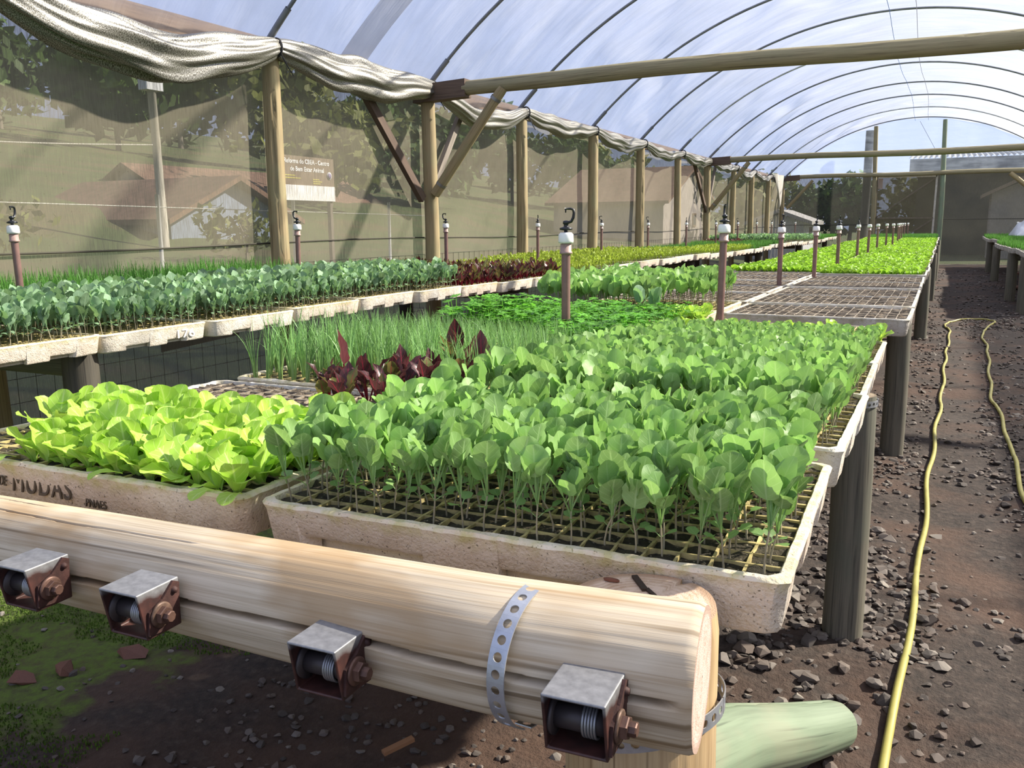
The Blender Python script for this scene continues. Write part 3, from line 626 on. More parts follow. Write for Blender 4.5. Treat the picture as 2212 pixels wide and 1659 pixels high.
# door in the end wall
dr = tag(bpy.data.objects.new('door_1', None), 'net door with a pale timber frame in the end wall', None, None, 'structure'); COL.objects.link(dr)
M_DOORW = plain('door_wood', (0.50, 0.46, 0.40), 0.7, 0, 0.2, 20); M_DOORD = plain('door_wood_dark', (0.16, 0.13, 0.09), 0.7, 0, 0.2, 20)
def dbar(name, p, q, w, mt):
    d = np.array(q, float) - p; L = np.linalg.norm(d); d /= L; a = np.array([-d[2], 0, d[0]])
    V = np.array([np.array(p) + d * L * k + a * i * w / 2 + np.array([0, j * 0.02, 0]) for k in (0, 1) for i, j in ((-1, -1), (1, -1), (1, 1), (-1, 1))])
    mb = MB(); mb.add(V, BQ); return mb.obj(name, mt, dr, smooth=False)
yd = 24.86
for nm, p, q, w, mt in (('stile', (-1.60, yd, GZ), (-1.63, yd, 1.50), 0.04, M_DOORD), ('stile', (-0.26, yd, GZ), (-0.24, yd, 1.50), 0.045, M_DOORW), ('top_rail', (-1.63, yd, 1.50), (-0.24, yd, 1.485), 0.04, M_DOORW),
                        ('middle_rail', (-1.62, yd, 0.46), (-0.26, yd, 0.45), 0.035, M_DOORD), ('diagonal_bar', (-1.60, yd, 0.48), (-0.27, yd, 1.44), 0.03, M_DOORD), ('diagonal_bar', (-1.0, yd, -0.1), (-0.27, yd, 0.42), 0.03, M_DOORD)):
    dbar(nm, p, q, w, mt)
xs = np.linspace(-1.61, -0.25, 8); zs = np.linspace(GZ, 1.49, 10); X, Z = np.meshgrid(xs, zs, indexing='ij')
mb = MB(); mb.add(np.stack([X, np.full_like(X, yd + 0.03), Z], -1).reshape(-1, 3), grid_quads(8, 10), None, np.stack([X, Z], -1).reshape(-1, 2)); mb.obj('door_net', netmat('door_net', (0.12, 0.11, 0.075), (0.10, 0.09, 0.06), 0.5), dr)
mb = MB(); V, Q = box(-1.60, -1.49, yd - 0.03, yd - 0.02, 1.20, 1.46); mb.add(V, Q); mb.obj('corner_flap', plain('flap', (0.32, 0.24, 0.19), 0.8), dr, smooth=False)

# eave plank and rolled shade cloth
mb = MB(); V, Q = box(-4.03, -3.99, -1.2, YB, 1.44, 1.555); mb.add(V, Q, None, np.stack([V[:, 2], V[:, 1]], 1))
tag(mb.obj('eave_plank', W_DARK, smooth=False), 'long dark plank along the top of the net wall behind the rolled cloth', 'plank')
yy = np.arange(-0.9, 23.2, 0.025); tie = np.array(POSTY) - 0.02
ia = np.clip(np.searchsorted(tie, yy) - 1, 0, len(tie) - 2); f = np.clip((yy - tie[ia]) / (tie[ia + 1] - tie[ia]), 0, 1)
bul = np.sin(PI * f) ** 0.55; g = np.random.default_rng(5); sag = g.uniform(0.05, 0.12, len(tie)); sag[1] = 0.19; sag[2] = 0.06; sag[3] = 0.15; fat = g.uniform(0.75, 1.0, len(tie)); fat[1] = 1.25; fat[2] = 1.2
far = np.clip(1 - (yy - 8) / 60, 0.7, 1)
cz = 1.475 - sag[ia] * np.sin(PI * f) ** 1.1 - 0.012 * np.sin(yy * 9) * bul
nr = 56; a = np.linspace(-PI, PI, nr + 1); A, YY = np.meshgrid(a, yy); F = bul[:, None]
ph = vnoise(YY * 0.8, A * 0, 41) * 1.2
rr = 1 + 0.16 * np.sin(5 * A + 2.6 * np.sin(YY * 1.7) + ph) * F + 0.09 * np.sin(9 * A - YY * 4) + 0.05 * np.sin(15 * A + YY * 6 + ph * 3)
sx = (0.030 + 0.042 * F) * far[:, None] * fat[ia][:, None]; sz = (0.038 + 0.060 * F) * far[:, None] * fat[ia][:, None]
V = np.stack([-3.865 + sx * rr * np.cos(A), YY, cz[:, None] + sz * rr * np.sin(A) - 0.01 * F], -1)
mb = MB(); mb.add(V.reshape(-1, 3), grid_quads(len(yy), nr + 1), None, np.stack([A * 0.08, YY], -1).reshape(-1, 2))
cl = tag(mb.obj('shade_cloth', M_CLOTH), 'silvery shade cloth rolled up and tied along the top of the net wall', 'cloth')
# loose corner at the end wall
xs = np.linspace(0, 1, 10); zs = np.linspace(0, 1, 14); X, Z = np.meshgrid(xs, zs, indexing='ij')
Vc = np.stack([-3.80 + 0.05 * np.sin(X * 9) * (1 - Z * 0.4), 22.4 + 1.25 * (0.5 + (X - 0.5) * (1 - 0.85 * Z)) + 0.25 * Z, 1.55 - 0.85 * Z * (0.75 + 0.25 * np.sin(X * PI))], -1)
mb = MB(); mb.add(Vc.reshape(-1, 3), grid_quads(10, 14), None, np.stack([X, Z], -1).reshape(-1, 2)); tag(mb.obj('loose_corner', plain('cloth_pale', (0.50, 0.47, 0.41), 0.7), cl), 'loose hanging corner of the cloth')
for k, y in enumerate(tie[:-1]):
    mb = MB(); a = np.linspace(0, 2 * PI, 18); V, Q, T, U = tube(np.stack([-3.865 + 0.045 * np.cos(a), np.full(18, y), 1.475 + 0.055 * np.sin(a)], 1), 0.008, 6, up=(0, 1, 0)); mb.add(V, Q, T, U)
    for s in (0.6, 1.3):
        P = np.stack([-3.83 + 0.03 * np.linspace(0, 1, 6) * s, y + 0.05 * s * np.linspace(0, 1, 6) ** 1.5, 1.44 - 0.10 * np.linspace(0, 1, 6) * s], 1); V, Q, T, U = tube(P, 0.004, 5); mb.add(V, Q, T, U)
    mb.obj('rope_tie', M_ROPE, cl)

# ------------------------------------------------------------------ outside: trees, houses, pole, sign, fence
def tree(x, y, h, r, mt, seed, leaves, lab, group):
    g = np.random.default_rng(seed); z0 = float(terrain(np.array(float(x)), np.array(float(y))))
    t = thing('tree', lab, 'tree', (x, y, z0), 0, group)
    P = np.array([[0, 0, -0.2], [g.normal(0, .1), g.normal(0, .1), h * 0.4], [g.normal(0, .2), g.normal(0, .2), h * 0.8]]); mb = MB(); V, Q, T, U = tube(P, [h * 0.03, h * 0.022, h * 0.012], 8); mb.add(V, Q, T, U); mb.obj('trunk', W_GREY, t)
    nb = 14; cen = np.stack([g.normal(0, r * 0.42, nb), g.normal(0, r * 0.42, nb), h * g.uniform(0.35, 0.9, nb)], 1)
    idx = g.integers(0, nb, leaves); d = g.normal(0, 1, (leaves, 3)); d /= np.linalg.norm(d, axis=1)[:, None]
    C = cen[idx] + d * (r * 0.45 * g.uniform(0.6, 1.05, leaves))[:, None]
    e1 = g.normal(0, 1, (leaves, 3)); e1 /= np.linalg.norm(e1, axis=1)[:, None]; e2 = np.cross(e1, d + 1e-3); e2 /= np.linalg.norm(e2, axis=1)[:, None]
    s = (r * g.uniform(0.08, 0.16, leaves))[:, None]
    Vq = np.stack([C - e1 * s, C + e2 * s * 0.6, C + e1 * s, C - e2 * s * 0.6], 1).reshape(-1, 3)
    mb = MB(); mb.add(Vq, np.arange(leaves * 4).reshape(-1, 4), None, np.tile([[0, 0], [1, 0], [1, 1], [0, 1]], (leaves, 1)), np.repeat(g.uniform(0, 1, leaves), 4))
    tag(mb.obj('crown', mt, t), kind='stuff')
g = np.random.default_rng(77)
k = 0
for row, (d0, hh, rr_) in enumerate(((17, 2.9, 1.7), (23, 3.9, 2.3), (31, 4.5, 3.0), (40, 4.8, 3.4))):
    for j in range(10 + row):
        ang = 0.55 + (j + 0.5 * (row % 2)) / (8 + row) * 3.0
        x = -d0 * (0.85 + 0.3 * g.uniform()); y = -x * ang
        if y > 62 or any(a - 2.2 < x < b and c - 2 < y < d + 2 for a, b, c, d in ((-17, -12, 11, 15.5), (-21.5, -16.5, 16, 26), (-13, -8, 28.5, 36))): continue
        yel = (j < 3 and row < 2) or g.uniform() < 0.2
        tree(x, y, hh * g.uniform(0.8, 1.2), rr_ * g.uniform(0.85, 1.15), L_TREE2 if yel else L_TREE, 500 + k, 1000,
             f'{"yellowish" if yel else "dark"} green tree in the {ORD[row]} line up the slope, {ORD[j]} counted from the open end', 'trees on the slope outside the net wall'); k += 1
for j in range(7):
    tree(-11 + j * 1.6 + g.uniform(-.4, .4), 34 + g.uniform(0, 4), 2.6 * g.uniform(0.9, 1.1), 1.3, L_TREE if j % 3 else L_TREE2, 700 + j, 900, f'small green tree behind the end wall net, {ORD[6 - j]} counted from the dark hall', 'trees behind the end wall')
for j in range(4):
    tree(-8.6 - g.uniform(0, 1.5), (3.6, 5.0, 6.3, 10.6)[j], 0.8, 0.6, L_TREE2, 740 + j, 350, f'low olive bush on the grass close outside the net wall, {ORD[j]} from the open end', 'low bushes outside the net wall')
def house(name, lab, x0, x1, y0, y1, zb, zw, zr, wallm, roofm, axis, wins=()):
    t = thing(name, lab, 'house', ((x0 + x1) / 2, (y0 + y1) / 2, zb)); ox, oy = (x0 + x1) / 2, (y0 + y1) / 2
    hx, hy, hw, hr = (x1 - x0) / 2, (y1 - y0) / 2, zw - zb, zr - zb
    mb = MB(); V, Q = box(-hx, hx, -hy, hy, -0.6, hw); mb.add(V, Q)
    if axis == 'x':                       # ridge along x, gables face +x and -x
        for sx_ in (-hx, hx): mb.add([[sx_, -hy, hw], [sx_, hy, hw], [sx_, 0, hr]], None, [[0, 1, 2]])
    else:
        for sy_ in (-hy, hy): mb.add([[-hx, sy_, hw], [hx, sy_, hw], [0, sy_, hr]], None, [[0, 1, 2]])
    mb.obj('house_wall', wallm, t, smooth=False)
    for s in (-1, 1):
        mb = MB(); e = 0.25
        if axis == 'x': a_ = np.array([[-hx - e, s * (hy + e), hw - 0.12], [hx + e, s * (hy + e), hw - 0.12], [hx + e, 0, hr + 0.05], [-hx - e, 0, hr + 0.05]])
        else: a_ = np.array([[s * (hx + e), -hy - e, hw - 0.12], [s * (hx + e), hy + e, hw - 0.12], [0, hy + e, hr + 0.05], [0, -hy - e, hr + 0.05]])
        V = np.vstack([a_, a_ + (0, 0, 0.10)]); mb.add(V, BQ); mb.obj('roof_slope', roofm, t, smooth=False)
    for (yc, zc_, w, h) in wins:
        mb = MB(); V, Q = box(hx, hx + 0.03, yc - w / 2, yc + w / 2, zc_ - h / 2, zc_ + h / 2); mb.add(V, Q); wf = mb.obj('window', plain('window_brown', (0.22, 0.15, 0.09), 0.5), t, smooth=False)
        mb = MB(); V, Q = box(hx + 0.03, hx + 0.035, yc - w * 0.4, yc + w * 0.4, zc_ - h * 0.36, zc_ + h * 0.36); mb.add(V, Q); mb.obj('pane', plain('pane_dark', (0.05, 0.05, 0.06), 0.2), wf, smooth=False)
    return t
M_HB = plain('wall_blue_grey', (0.25, 0.30, 0.40), 0.8, 0, 0.1, 2); M_HP = plain('wall_pink', (0.42, 0.37, 0.34), 0.8, 0, 0.1, 2); M_RT = plain('roof_tiles', (0.20, 0.115, 0.078), 0.8, 0, 0.25, 6); M_HW = plain('wall_white', (0.75, 0.76, 0.78), 0.8)
house('house', 'blue grey house with a brown tiled roof seen through the net beside the first posts', -16.6, -12.6, 11.7, 14.9, -0.4, 0.55, 1.22, M_HB, M_RT, 'x', ((-0.45, 0.85, 0.32, 0.22), (0.35, 0.85, 0.32, 0.22)))
house('house', 'long house with a wide reddish roof behind the blue grey house', -21, -17.2, 16.5, 25.5, 0.2, 0.9, 1.9, M_HP, M_RT, 'y')
house('house', 'pale house with a low tiled roof seen through the net beside the shed', -12.5, -8.5, 29.0, 35.5, -0.5, 1.15, 2.3, M_HP, M_RT, 'x', ((0.8, 1.0, 0.5, 0.5),))
house('shed', 'small white shed just outside the end wall corner', -5.0, -3.6, 26.4, 28.6, -0.7, 0.42, 0.60, M_HW, plain('shed_roof', (0.5, 0.48, 0.46), 0.7), 'y', ((0.3, 0.75, 0.5, 0.35),))
# dark hall with a corrugated roof edge
t = thing('hall', 'dark hall with a corrugated metal roof behind the end wall', 'building', (3.3, 33, GZ))
mb = MB(); V, Q = box(-4.2, 5, -0.3, 4, -0.3, 2.70); mb.add(V, Q); mb.obj('hall_wall', plain('hall_dark', (0.035, 0.035, 0.033), 0.8, 0, 0.2, 2), t, smooth=False)
xs = np.linspace(-4.5, 5.2, 300); zc = 3.12 + 0.028 * np.sin(xs * 2 * PI / 0.16); Vt = np.concatenate([np.stack([xs, np.full(300, -0.8), zc], 1), np.stack([xs, np.full(300, 0.2), zc + 0.12], 1), np.stack([xs, np.full(300, 4.2), zc + 0.5], 1)])
mb = MB(); mb.add(Vt, grid_quads(3, 300)); mb.obj('corrugated_roof', plain('hall_roof', (0.09, 0.095, 0.10), 0.6, 0.3), t)
mb = MB(); V, Q = box(-4.45, 5.1, -0.75, -0.70, 2.62, 3.10); mb.add(V, Q); mb.obj('fascia', plain('hall_fascia', (0.03, 0.03, 0.03), 0.7), t, smooth=False)
house('house', 'small brown roofed house in front of the dark hall', 1.2, 2.9, 29.6, 31.0, GZ, 1.15, 1.52, M_HP, plain('roof_dun', (0.34, 0.24, 0.17), 0.8), 'y')
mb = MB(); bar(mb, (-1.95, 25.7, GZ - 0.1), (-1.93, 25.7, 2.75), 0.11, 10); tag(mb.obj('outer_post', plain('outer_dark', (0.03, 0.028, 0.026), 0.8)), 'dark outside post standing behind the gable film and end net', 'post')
# concrete pole
mb = MB(); bar(mb, (-12, 11.0, -0.2), (-12, 10.95, 2.95), 0.07, 8); o = tag(mb.obj('utility_pole', plain('concrete', (0.52, 0.48, 0.40), 0.8)), 'pale concrete utility pole seen through the net wall', 'pole')
mb = MB(); V, Q = box(-12.1, -11.9, 10.78, 11.12, 2.62, 2.9); mb.add(V, Q); mb.obj('pole_box', M_HW, o, smooth=False)
mb = MB(); V, Q, T, U = tube(np.stack([np.full(14, -12.0), np.linspace(11, 2, 14), 1.75 - 0.2 * np.sin(np.linspace(0, PI, 14))], 1), 0.012, 5); mb.add(V, Q, T, U); mb.obj('service_wire', plain('pale_wire', (0.5, 0.48, 0.42), 0.6), o)
# thin pale fence
t = thing('wire_fence', 'thin fence of pale posts and one wire outside the net wall', 'fence', (-7.6, 5, -0.5))
for y in (0.6, 2.9, 5.1, 7.3):
    mb = MB(); bar(mb, (0, y - 1, 0), (0.0, y - 1, 1.22), 0.022, 8); mb.obj('fence_post', M_HW, t)
mb = MB(); bar(mb, (0.01, -3, 1.14), (0.01, 8, 1.02), 0.006, 5); mb.obj('fence_wire', plain('pale_wire2', (0.6, 0.6, 0.55), 0.5), t)
# notice board
t = thing('notice_board', 'brown notice board with white writing and a white strip, on legs outside the net', 'sign', (-7.0, 8.70, 0.0))
mb = MB(); V, Q = box(-0.02, 0.0, -0.50, 0.50, 0.86, 1.20); mb.add(V, Q); mb.obj('board', plain('board_brown', (0.24, 0.175, 0.12), 0.7), t, smooth=False)
mb = MB(); V, Q = box(-0.02, 0.005, -0.50, 0.50, 0.68, 0.86); mb.add(V, Q); mb.obj('white_strip', plain('strip_white', (1.0, 1.0, 1.0), 0.6), t, smooth=False)
for y in (-0.45, 0.45):
    mb = MB(); V, Q = box(-0.07, -0.02, y - 0.025, y + 0.025, -0.9, 1.1); mb.add(V, Q); mb.obj('leg', W_GREY, t, smooth=False)
def text_mesh(name, body, size, mat, parent, loc, rot, ex=0.0004, sx=1.0, align='CENTER', space=1.0, bold=0.0):
    cu = bpy.data.curves.new(name, 'FONT'); cu.body = body; cu.size = size; cu.extrude = ex; cu.align_x = align; cu.space_character = space
    cu.offset = size * bold
    to = bpy.data.objects.new(name, cu); COL.objects.link(to); dg = bpy.context.evaluated_depsgraph_get(); me = bpy.data.meshes.new_from_object(to.evaluated_get(dg)); bpy.data.objects.remove(to)
    me.materials.clear(); me.materials.append(mat); o = link(name, me, parent, loc); o.rotation_euler = rot; o.scale = (sx, 1, 1); return o
M_INKW = plain('ink_white', (1.0, 1.0, 1.0), 0.6); M_INKY = plain('ink_yellow', (0.62, 0.55, 0.12), 0.6)
text_mesh('lettering', 'Reforma do CBEA - Centro', 0.075, M_INKW, t, (0.003, -0.02, 1.115), (PI / 2, 0, PI / 2), bold=0.025)
text_mesh('lettering', 'de Bem Estar Animal', 0.075, M_INKW, t, (0.003, -0.02, 1.025), (PI / 2, 0, PI / 2), bold=0.025)
mb = MB()
for (y0_, y1_, z_) in ((-0.47, -0.25, 0.965), (-0.47, -0.15, 0.935), (0.08, 0.2, 0.93), (0.08, 0.25, 0.905), (0.08, 0.22, 0.88)): V, Q = box(0.0, 0.003, y0_, y1_, z_, z_ + 0.012); mb.add(V, Q)
tag(mb.obj('small_print', M_INKY, t, smooth=False), kind='stuff')
mb = MB(); V, Q = lathe([(0.0, 0), (0.048, 0), (0.048, 0.004), (0.0, 0.004)], 20); mb.add(V @ roty(PI / 2).T + (0.002, 0.40, 0.99), Q); mb.obj('emblem', M_HW, t)
mb = MB(); V, Q = lathe([(0.0, 0), (0.034, 0), (0.034, 0.004), (0.0, 0.004)], 20); mb.add(V @ roty(PI / 2).T + (0.005, 0.40, 0.99), Q); mb.obj('emblem_centre', plain('emblem_violet', (0.2, 0.16, 0.34), 0.6), t)
# ------------------------------------------------------------------ front log, its post, straps, tensioners
P = np.array([[-0.158, 0.686, -0.024], [-0.35, 0.666, -0.024], [-0.78, 0.690, -0.045], [-1.08, 0.706, -0.059], [-1.62, 0.70, -0.068]])
lg = wood_log(P, [0.0625, 0.061, 0.060, 0.060, 0.060], 400, (0, 0, 1), cracks=[(-1.50, 0.03, 0.012, 1.02, 0.0040, 0.055), (-1.42, 0.03, 0.95, 1.35, 0.0022, 0.02), (-0.35, 0.03, 0.55, 1.35, 0.0012, 0.006), (0.05, 0.02, 0.85, 1.4, 0.0012, 0.006)],
              rough=0.045, seed=4, step=0.009).obj('bench_log', [W_LOG, W_LOGEND])
tag(lg, 'thick pale horizontal log with a long crack at the front of the centre bench', 'log')
def bench_post(x, y, r, zt, lab, mats, seed, zb=GZ - 0.1, n=30, cr=(), group='bench legs'):
    o = wood_log(np.array([[x, y, zb], [x + 0.004, y, (zb + zt) / 2], [x, y, zt]]), [r * 1.03, r, r], n, (0, -1, 0), cracks=cr, rough=0.035, seed=seed, step=0.02 if n > 60 else 0.05).obj('bench_post', mats)
    return tag(o, lab, 'post', group)
fp = bench_post(-0.247, 0.795, 0.077, -0.018, 'stout front post with a split pink top, strapped behind the end of the pale log', [W_FRONTPOST, W_POSTEND], 61, n=150, cr=[(2.75, 0.02, 0.55, 0.9, 0.006, 0.02), (0.5, 0.02, 0.0, 0.6, 0.002, 0.008), (-0.2, 0.02, 0.0, 0.6, 0.002, 0.01), (0.9, 0.03, 0.1, 0.65, 0.0025, 0.012)])
mb = MB(); V, Q = box(-0.0032, 0.0032, -0.001, 0.036, -0.001, 0.0016); mb.add(V @ rotz(0.62).T + (-0.252, 0.822, -0.0165), Q)
V, Q = box(-0.002, 0.002, -0.02, 0.001, -0.001, 0.0014); mb.add(V @ rotz(0.75).T + (-0.250, 0.824, -0.0165), Q)
mb.obj('split', plain('crack_dark', (0.035, 0.02, 0.012), 0.9), fp, smooth=False)
for kx, ky, s in ((-0.292, 0.832, 0.005), (-0.215, 0.812, 0.0035)):
    mb = MB(); V, Q = lathe([(0, 0.002), (s, 0.001), (s, -0.001)], 8); mb.add(V * (1.8, 0.7, 1) + (kx, ky, -0.0165), Q); mb.obj('knot', plain('knot_brown', (0.16, 0.06, 0.035), 0.9), fp)
def strap(name, path, w, parent, r_hole=0.0042, pitch=0.0145, up=(1, 0, 0)):
    """perforated band along a closed or open path; the band's width runs along `up`"""
    P = np.asarray(path, float); L = np.concatenate([[0], np.cumsum(np.linalg.norm(np.diff(P, axis=0), axis=1))]); nn = int(L[-1] / pitch)
    T_, N_, B_ = frames(P, up)                       # N_ along the width
    def at(l, s): return np.stack([np.interp(l, L, P[:, i]) for i in range(3)], -1) + s[:, None] * np.stack([np.interp(l, L, N_[:, i]) for i in range(3)], -1)
    m_ = 16; a = np.linspace(0, 2 * PI, m_ + 1)[:-1]; sq = np.stack([np.clip(1.42 * np.cos(a), -1, 1), np.clip(1.42 * np.sin(a), -1, 1)], 1)
    mb = MB()
    for k in range(nn):
        c = (k + 0.5) * pitch
        vo = at(c + sq[:, 0] * pitch / 2, sq[:, 1] * w / 2); vi = at(c + np.cos(a) * r_hole, np.sin(a) * r_hole)
        i = np.arange(m_); j = (i + 1) % m_; mb.add(np.vstack([vo, vi]), np.stack([i, j, j + m_, i + m_], 1))
    o = mb.obj(name, M_STRAP, parent, smooth=False); md = o.modifiers.new('t', 'SOLIDIFY'); md.thickness = 0.0012; md.offset = 0; return o
a = np.linspace(-PI * 0.5 - 0.3, PI * 1.5 - 0.3, 120)
st = strap('perforated_strap', np.stack([-0.308 + 0.006 * np.cos(a), 0.6665 + 0.0640 * np.cos(a), -0.027 + 0.0640 * np.sin(a)], 1), 0.017, None)
tag(st, 'perforated steel strap wrapped over the pale log', 'strap')
a = np.linspace(0, 2 * PI, 140)
st = strap('perforated_strap', np.stack([-0.245 + 0.083 * np.cos(a), 0.795 + 0.082 * np.sin(a), -0.128 + 0.018 * np.cos(a)], 1), 0.018, None, up=(0, 0, 1))
tag(st, 'perforated steel strap around the stout front post below the log end', 'strap')
# wire tensioners
def tensioner():
    t = thing('wire_tensioner', 'x', 'tensioner', (0, 0, 0), 0, 'wire tensioners on the front log')
    w, d, h, th = 0.0265, 0.056, 0.0265, 0.0028
    # square tube, open to the front: the sides slope back at the bottom
    sec_o = [(-w, -h), (w, -h), (w, h), (-w, h)]
    def ring(ins, y, sl): 
        out = []
        for (x, z) in sec_o:
            xx = x - math.copysign(ins, x); zz = z - math.copysign(ins, z); out.append((xx, y + (0.010 if (z < 0 and sl) else 0), zz))
        return out
    V = np.array(ring(0, 0, 1) + ring(0, d, 0) + ring(th, 0, 1) + ring(th, d, 0), float); q = []
    for i in range(4):
        j = (i + 1) % 4; q += [(i, j, 4 + j, 4 + i), (8 + j, 8 + i, 12 + i, 12 + j), (i, 8 + i, 8 + j, j), (4 + i, 4 + j, 12 + j, 12 + i)]
    mb = MB(); mb.add(V, q); o = mb.obj('bracket', M_BRACKET, t, smooth=False); md = o.modifiers.new('b', 'BEVEL'); md.width = 0.0035; md.segments = 3; md.limit_method = 'ANGLE'
    ry = roty(PI / 2).T
    mb = MB(); V, Q = lathe([(0.0, -w), (0.0105, -w), (0.0105, w), (0, w)], 20); mb.add(V @ ry + (0, 0.024, -0.002), Q)
    V, Q = lathe([(0.0, -w + .003), (0.017, -w + .003), (0.017, -w + .006), (0, -w + .006)], 20); mb.add(V @ ry + (0, 0.024, -0.002), Q); mb.obj('spool', plain('spool_dark', (0.05, 0.04, 0.04), 0.5, 0.4), t)
    u = np.linspace(0, 5 * 2 * PI, 160); mb = MB(); V, Q, T, U = tube(np.stack([0.003 + 0.0125 * u / u[-1], 0.024 + 0.0125 * np.cos(u), -0.002 + 0.0125 * np.sin(u)], 1), 0.0012, 6, up=(1, 0, 0)); mb.add(V, Q, T, U); mb.obj('wire_coil', M_WIRE, t)
    # side plate, rivet, washer, hexagon bolt
    pl = np.array([(0.010, -0.021), (0.050, -0.024), (0.054, 0.022), (0.046, 0.026), (0.030, 0.012), (0.012, 0.004)]); k = len(pl)
    V = np.vstack([np.column_stack([np.full(k, w), pl]), np.column_stack([np.full(k, w + 0.003), pl])]); mb = MB(); mb.add(V, [(i, (i + 1) % k, k + (i + 1) % k, k + i) for i in range(k)], [(k, k + i, k + i + 1) for i in range(1, k - 1)]); mb.obj('side_plate', M_RUST, t, smooth=False)
    mb = MB(); V, Q = lathe([(0, 0.0035), (0.003, 0.003), (0.004, 0.0)], 12); mb.add(V @ ry + (w + 0.003, 0.046, 0.016), Q); mb.obj('rivet', M_RUST, t)
    mb = MB(); V, Q = lathe([(0.0, 0.0), (0.0135, 0.0), (0.0135, 0.002), (0.0118, 0.003), (0, 0.003)], 24); mb.add(V @ ry + (w + 0.003, 0.026, -0.003), Q); mb.obj('washer', plain('washer_rust', (0.14, 0.085, 0.06), 0.55, 0.5, 0.5, 90), t)
    mb = MB(); V, Q = lathe([(0.0098, 0.0), (0.0098, 0.005), (0.009, 0.006), (0, 0.006)], 6); mb.add(V @ ry + (w + 0.006, 0.026, -0.003), Q); mb.obj('hex_nut', M_BOLT, t, smooth=False)
    mb = MB(); V, Q = lathe([(0.0062, 0.0), (0.0062, 0.006), (0.0052, 0.007), (0, 0.007)], 8); mb.add(V @ ry + (w + 0.0115, 0.026, -0.003), Q); mb.obj('bolt_end', M_BOLT, t, smooth=False)
    return t
TN = tensioner(); kids0 = [c for c in bpy.data.objects if c.parent == TN]
TL = [(-0.230, 0.568, -0.028, 'steel wire tensioner between the perforated strap and the cut end of the log'), (-0.4835, 0.570, -0.040, 'steel wire tensioner in the middle of the log, second from its cut end'),
      (-0.7265, 0.568, -0.032, 'steel wire tensioner with a bright brassy hexagon bolt, third from the cut end'), (-0.908, 0.575, -0.039, 'steel wire tensioner farthest along the log from its cut end')]
for i, (x, y, z, lab) in enumerate(TL):
    if i == 0: t = TN
    else:
        t = dup(TN)
        for c in kids0: dup(c, t)
    t.location = (x, y, z); t.rotation_euler = (0.0, 0.0, 0.03 if i else 0.05); t['label'] = lab
    for c in [c for c in bpy.data.objects if c.parent == t and c.name.startswith(('washer', 'hex_nut', 'bolt_end'))]:
        if i in (0, 1, 3) and not c.name.startswith('washer') or (i in (1, 3)):
            c.data = c.data.copy(); c.data.materials[0] = plain('bolt_rusty', (0.12, 0.065, 0.048), 0.5, 0.5, 0.4, 70)
# stretched wires that carry the trays
for i, x in enumerate((-0.24, -0.50, -0.74, -0.93, -1.20, -1.45)):
    mb = MB(); bar(mb, (x, 0.66, -0.064 if i > 1 else -0.064), (x, 23.9, -0.064), 0.0022, 6)
    tag(mb.obj('support_wire', M_WIRE), f'stretched galvanised wire under the centre bench trays, {ORD[i]} counted from the path', 'wire', 'wires under the centre bench')
for i, x in enumerate((-2.72, -2.95, -3.2, -3.45, -3.7, -3.92)):
    mb = MB(); bar(mb, (x, 0.9, -0.066), (x, 24.2, -0.066), 0.0022, 6)
    tag(mb.obj('support_wire', M_WIRE), f'stretched galvanised wire under the net side bench trays, {ORD[i]} counted from the middle', 'wire', 'wires under the net side bench')
for i, x in enumerate((0.95, 1.3, 1.7, 2.1)):
    mb = MB(); bar(mb, (x, 11.4, -0.066), (x, 24.2, -0.066), 0.0022, 6)
    tag(mb.obj('support_wire', M_WIRE), f'stretched galvanised wire under the far path bench, {ORD[i]} counted from the path', 'wire', 'wires under the far path bench')
W_LEGSHADE = wood('shaded_leg', (0.085, 0.075, 0.055), (0.035, 0.03, 0.024), None, 70, 2.0)  # leg wood darkened: shade under the net side bench put into its colour
# legs and bearers
def bearer(y, x0, x1, lab, r=0.05):
    o = wood_log(np.array([[x1, y, -0.067 - r], [(x0 + x1) / 2, y, -0.069 - r], [x0, y, -0.067 - r]]), r, 20, (0, 0, 1), rough=0.04, seed=int(y * 10), step=0.08).obj('bearer', [W_LEG, W_END]); return tag(o, lab, 'beam', 'bearers under the trays')
for k, y in enumerate((2.30, 4.34, 8.9, 13.3, 17.8, 22.6)):
    xx = (-0.168, -0.150, -0.13, -0.11, -0.10, -0.10)[k]; r = (0.050, 0.051, 0.055, 0.055, 0.055, 0.055)[k]
    bearer(y + 0.03, -1.5, xx - 0.05, f'round bearer log across the centre bench, {ORD[k]} behind the front log')
    bench_post(xx, y, r, -0.068, f'grey round bench leg along the path, {ORD[k]} behind the stout front post', [W_LEG, W_END], 70 + k, n=40, cr=[(0.4, 0.05, 0.1, 0.6, 0.003, 0.01)], group='centre bench legs along the path')
    bench_post(-1.46, y + 0.05, 0.05, -0.068, f'dark round leg on the inner side of the centre bench, {ORD[k]} behind the log', [W_LEG, W_END], 170 + k, n=24, group='centre bench inner legs')
st = strap('perforated_strap', np.stack([-0.168 + 0.052 * np.cos(a), 2.30 + 0.052 * np.sin(a), np.full(140, -0.085)], 1), 0.016, None, up=(0, 0, 1)); tag(st, 'perforated strap around the top of the first grey leg along the path', 'strap')
bench_post(-1.5, 0.80, 0.07, -0.13, 'front post under the outer end of the pale log', [W_FRONTPOST, W_POSTEND], 62)
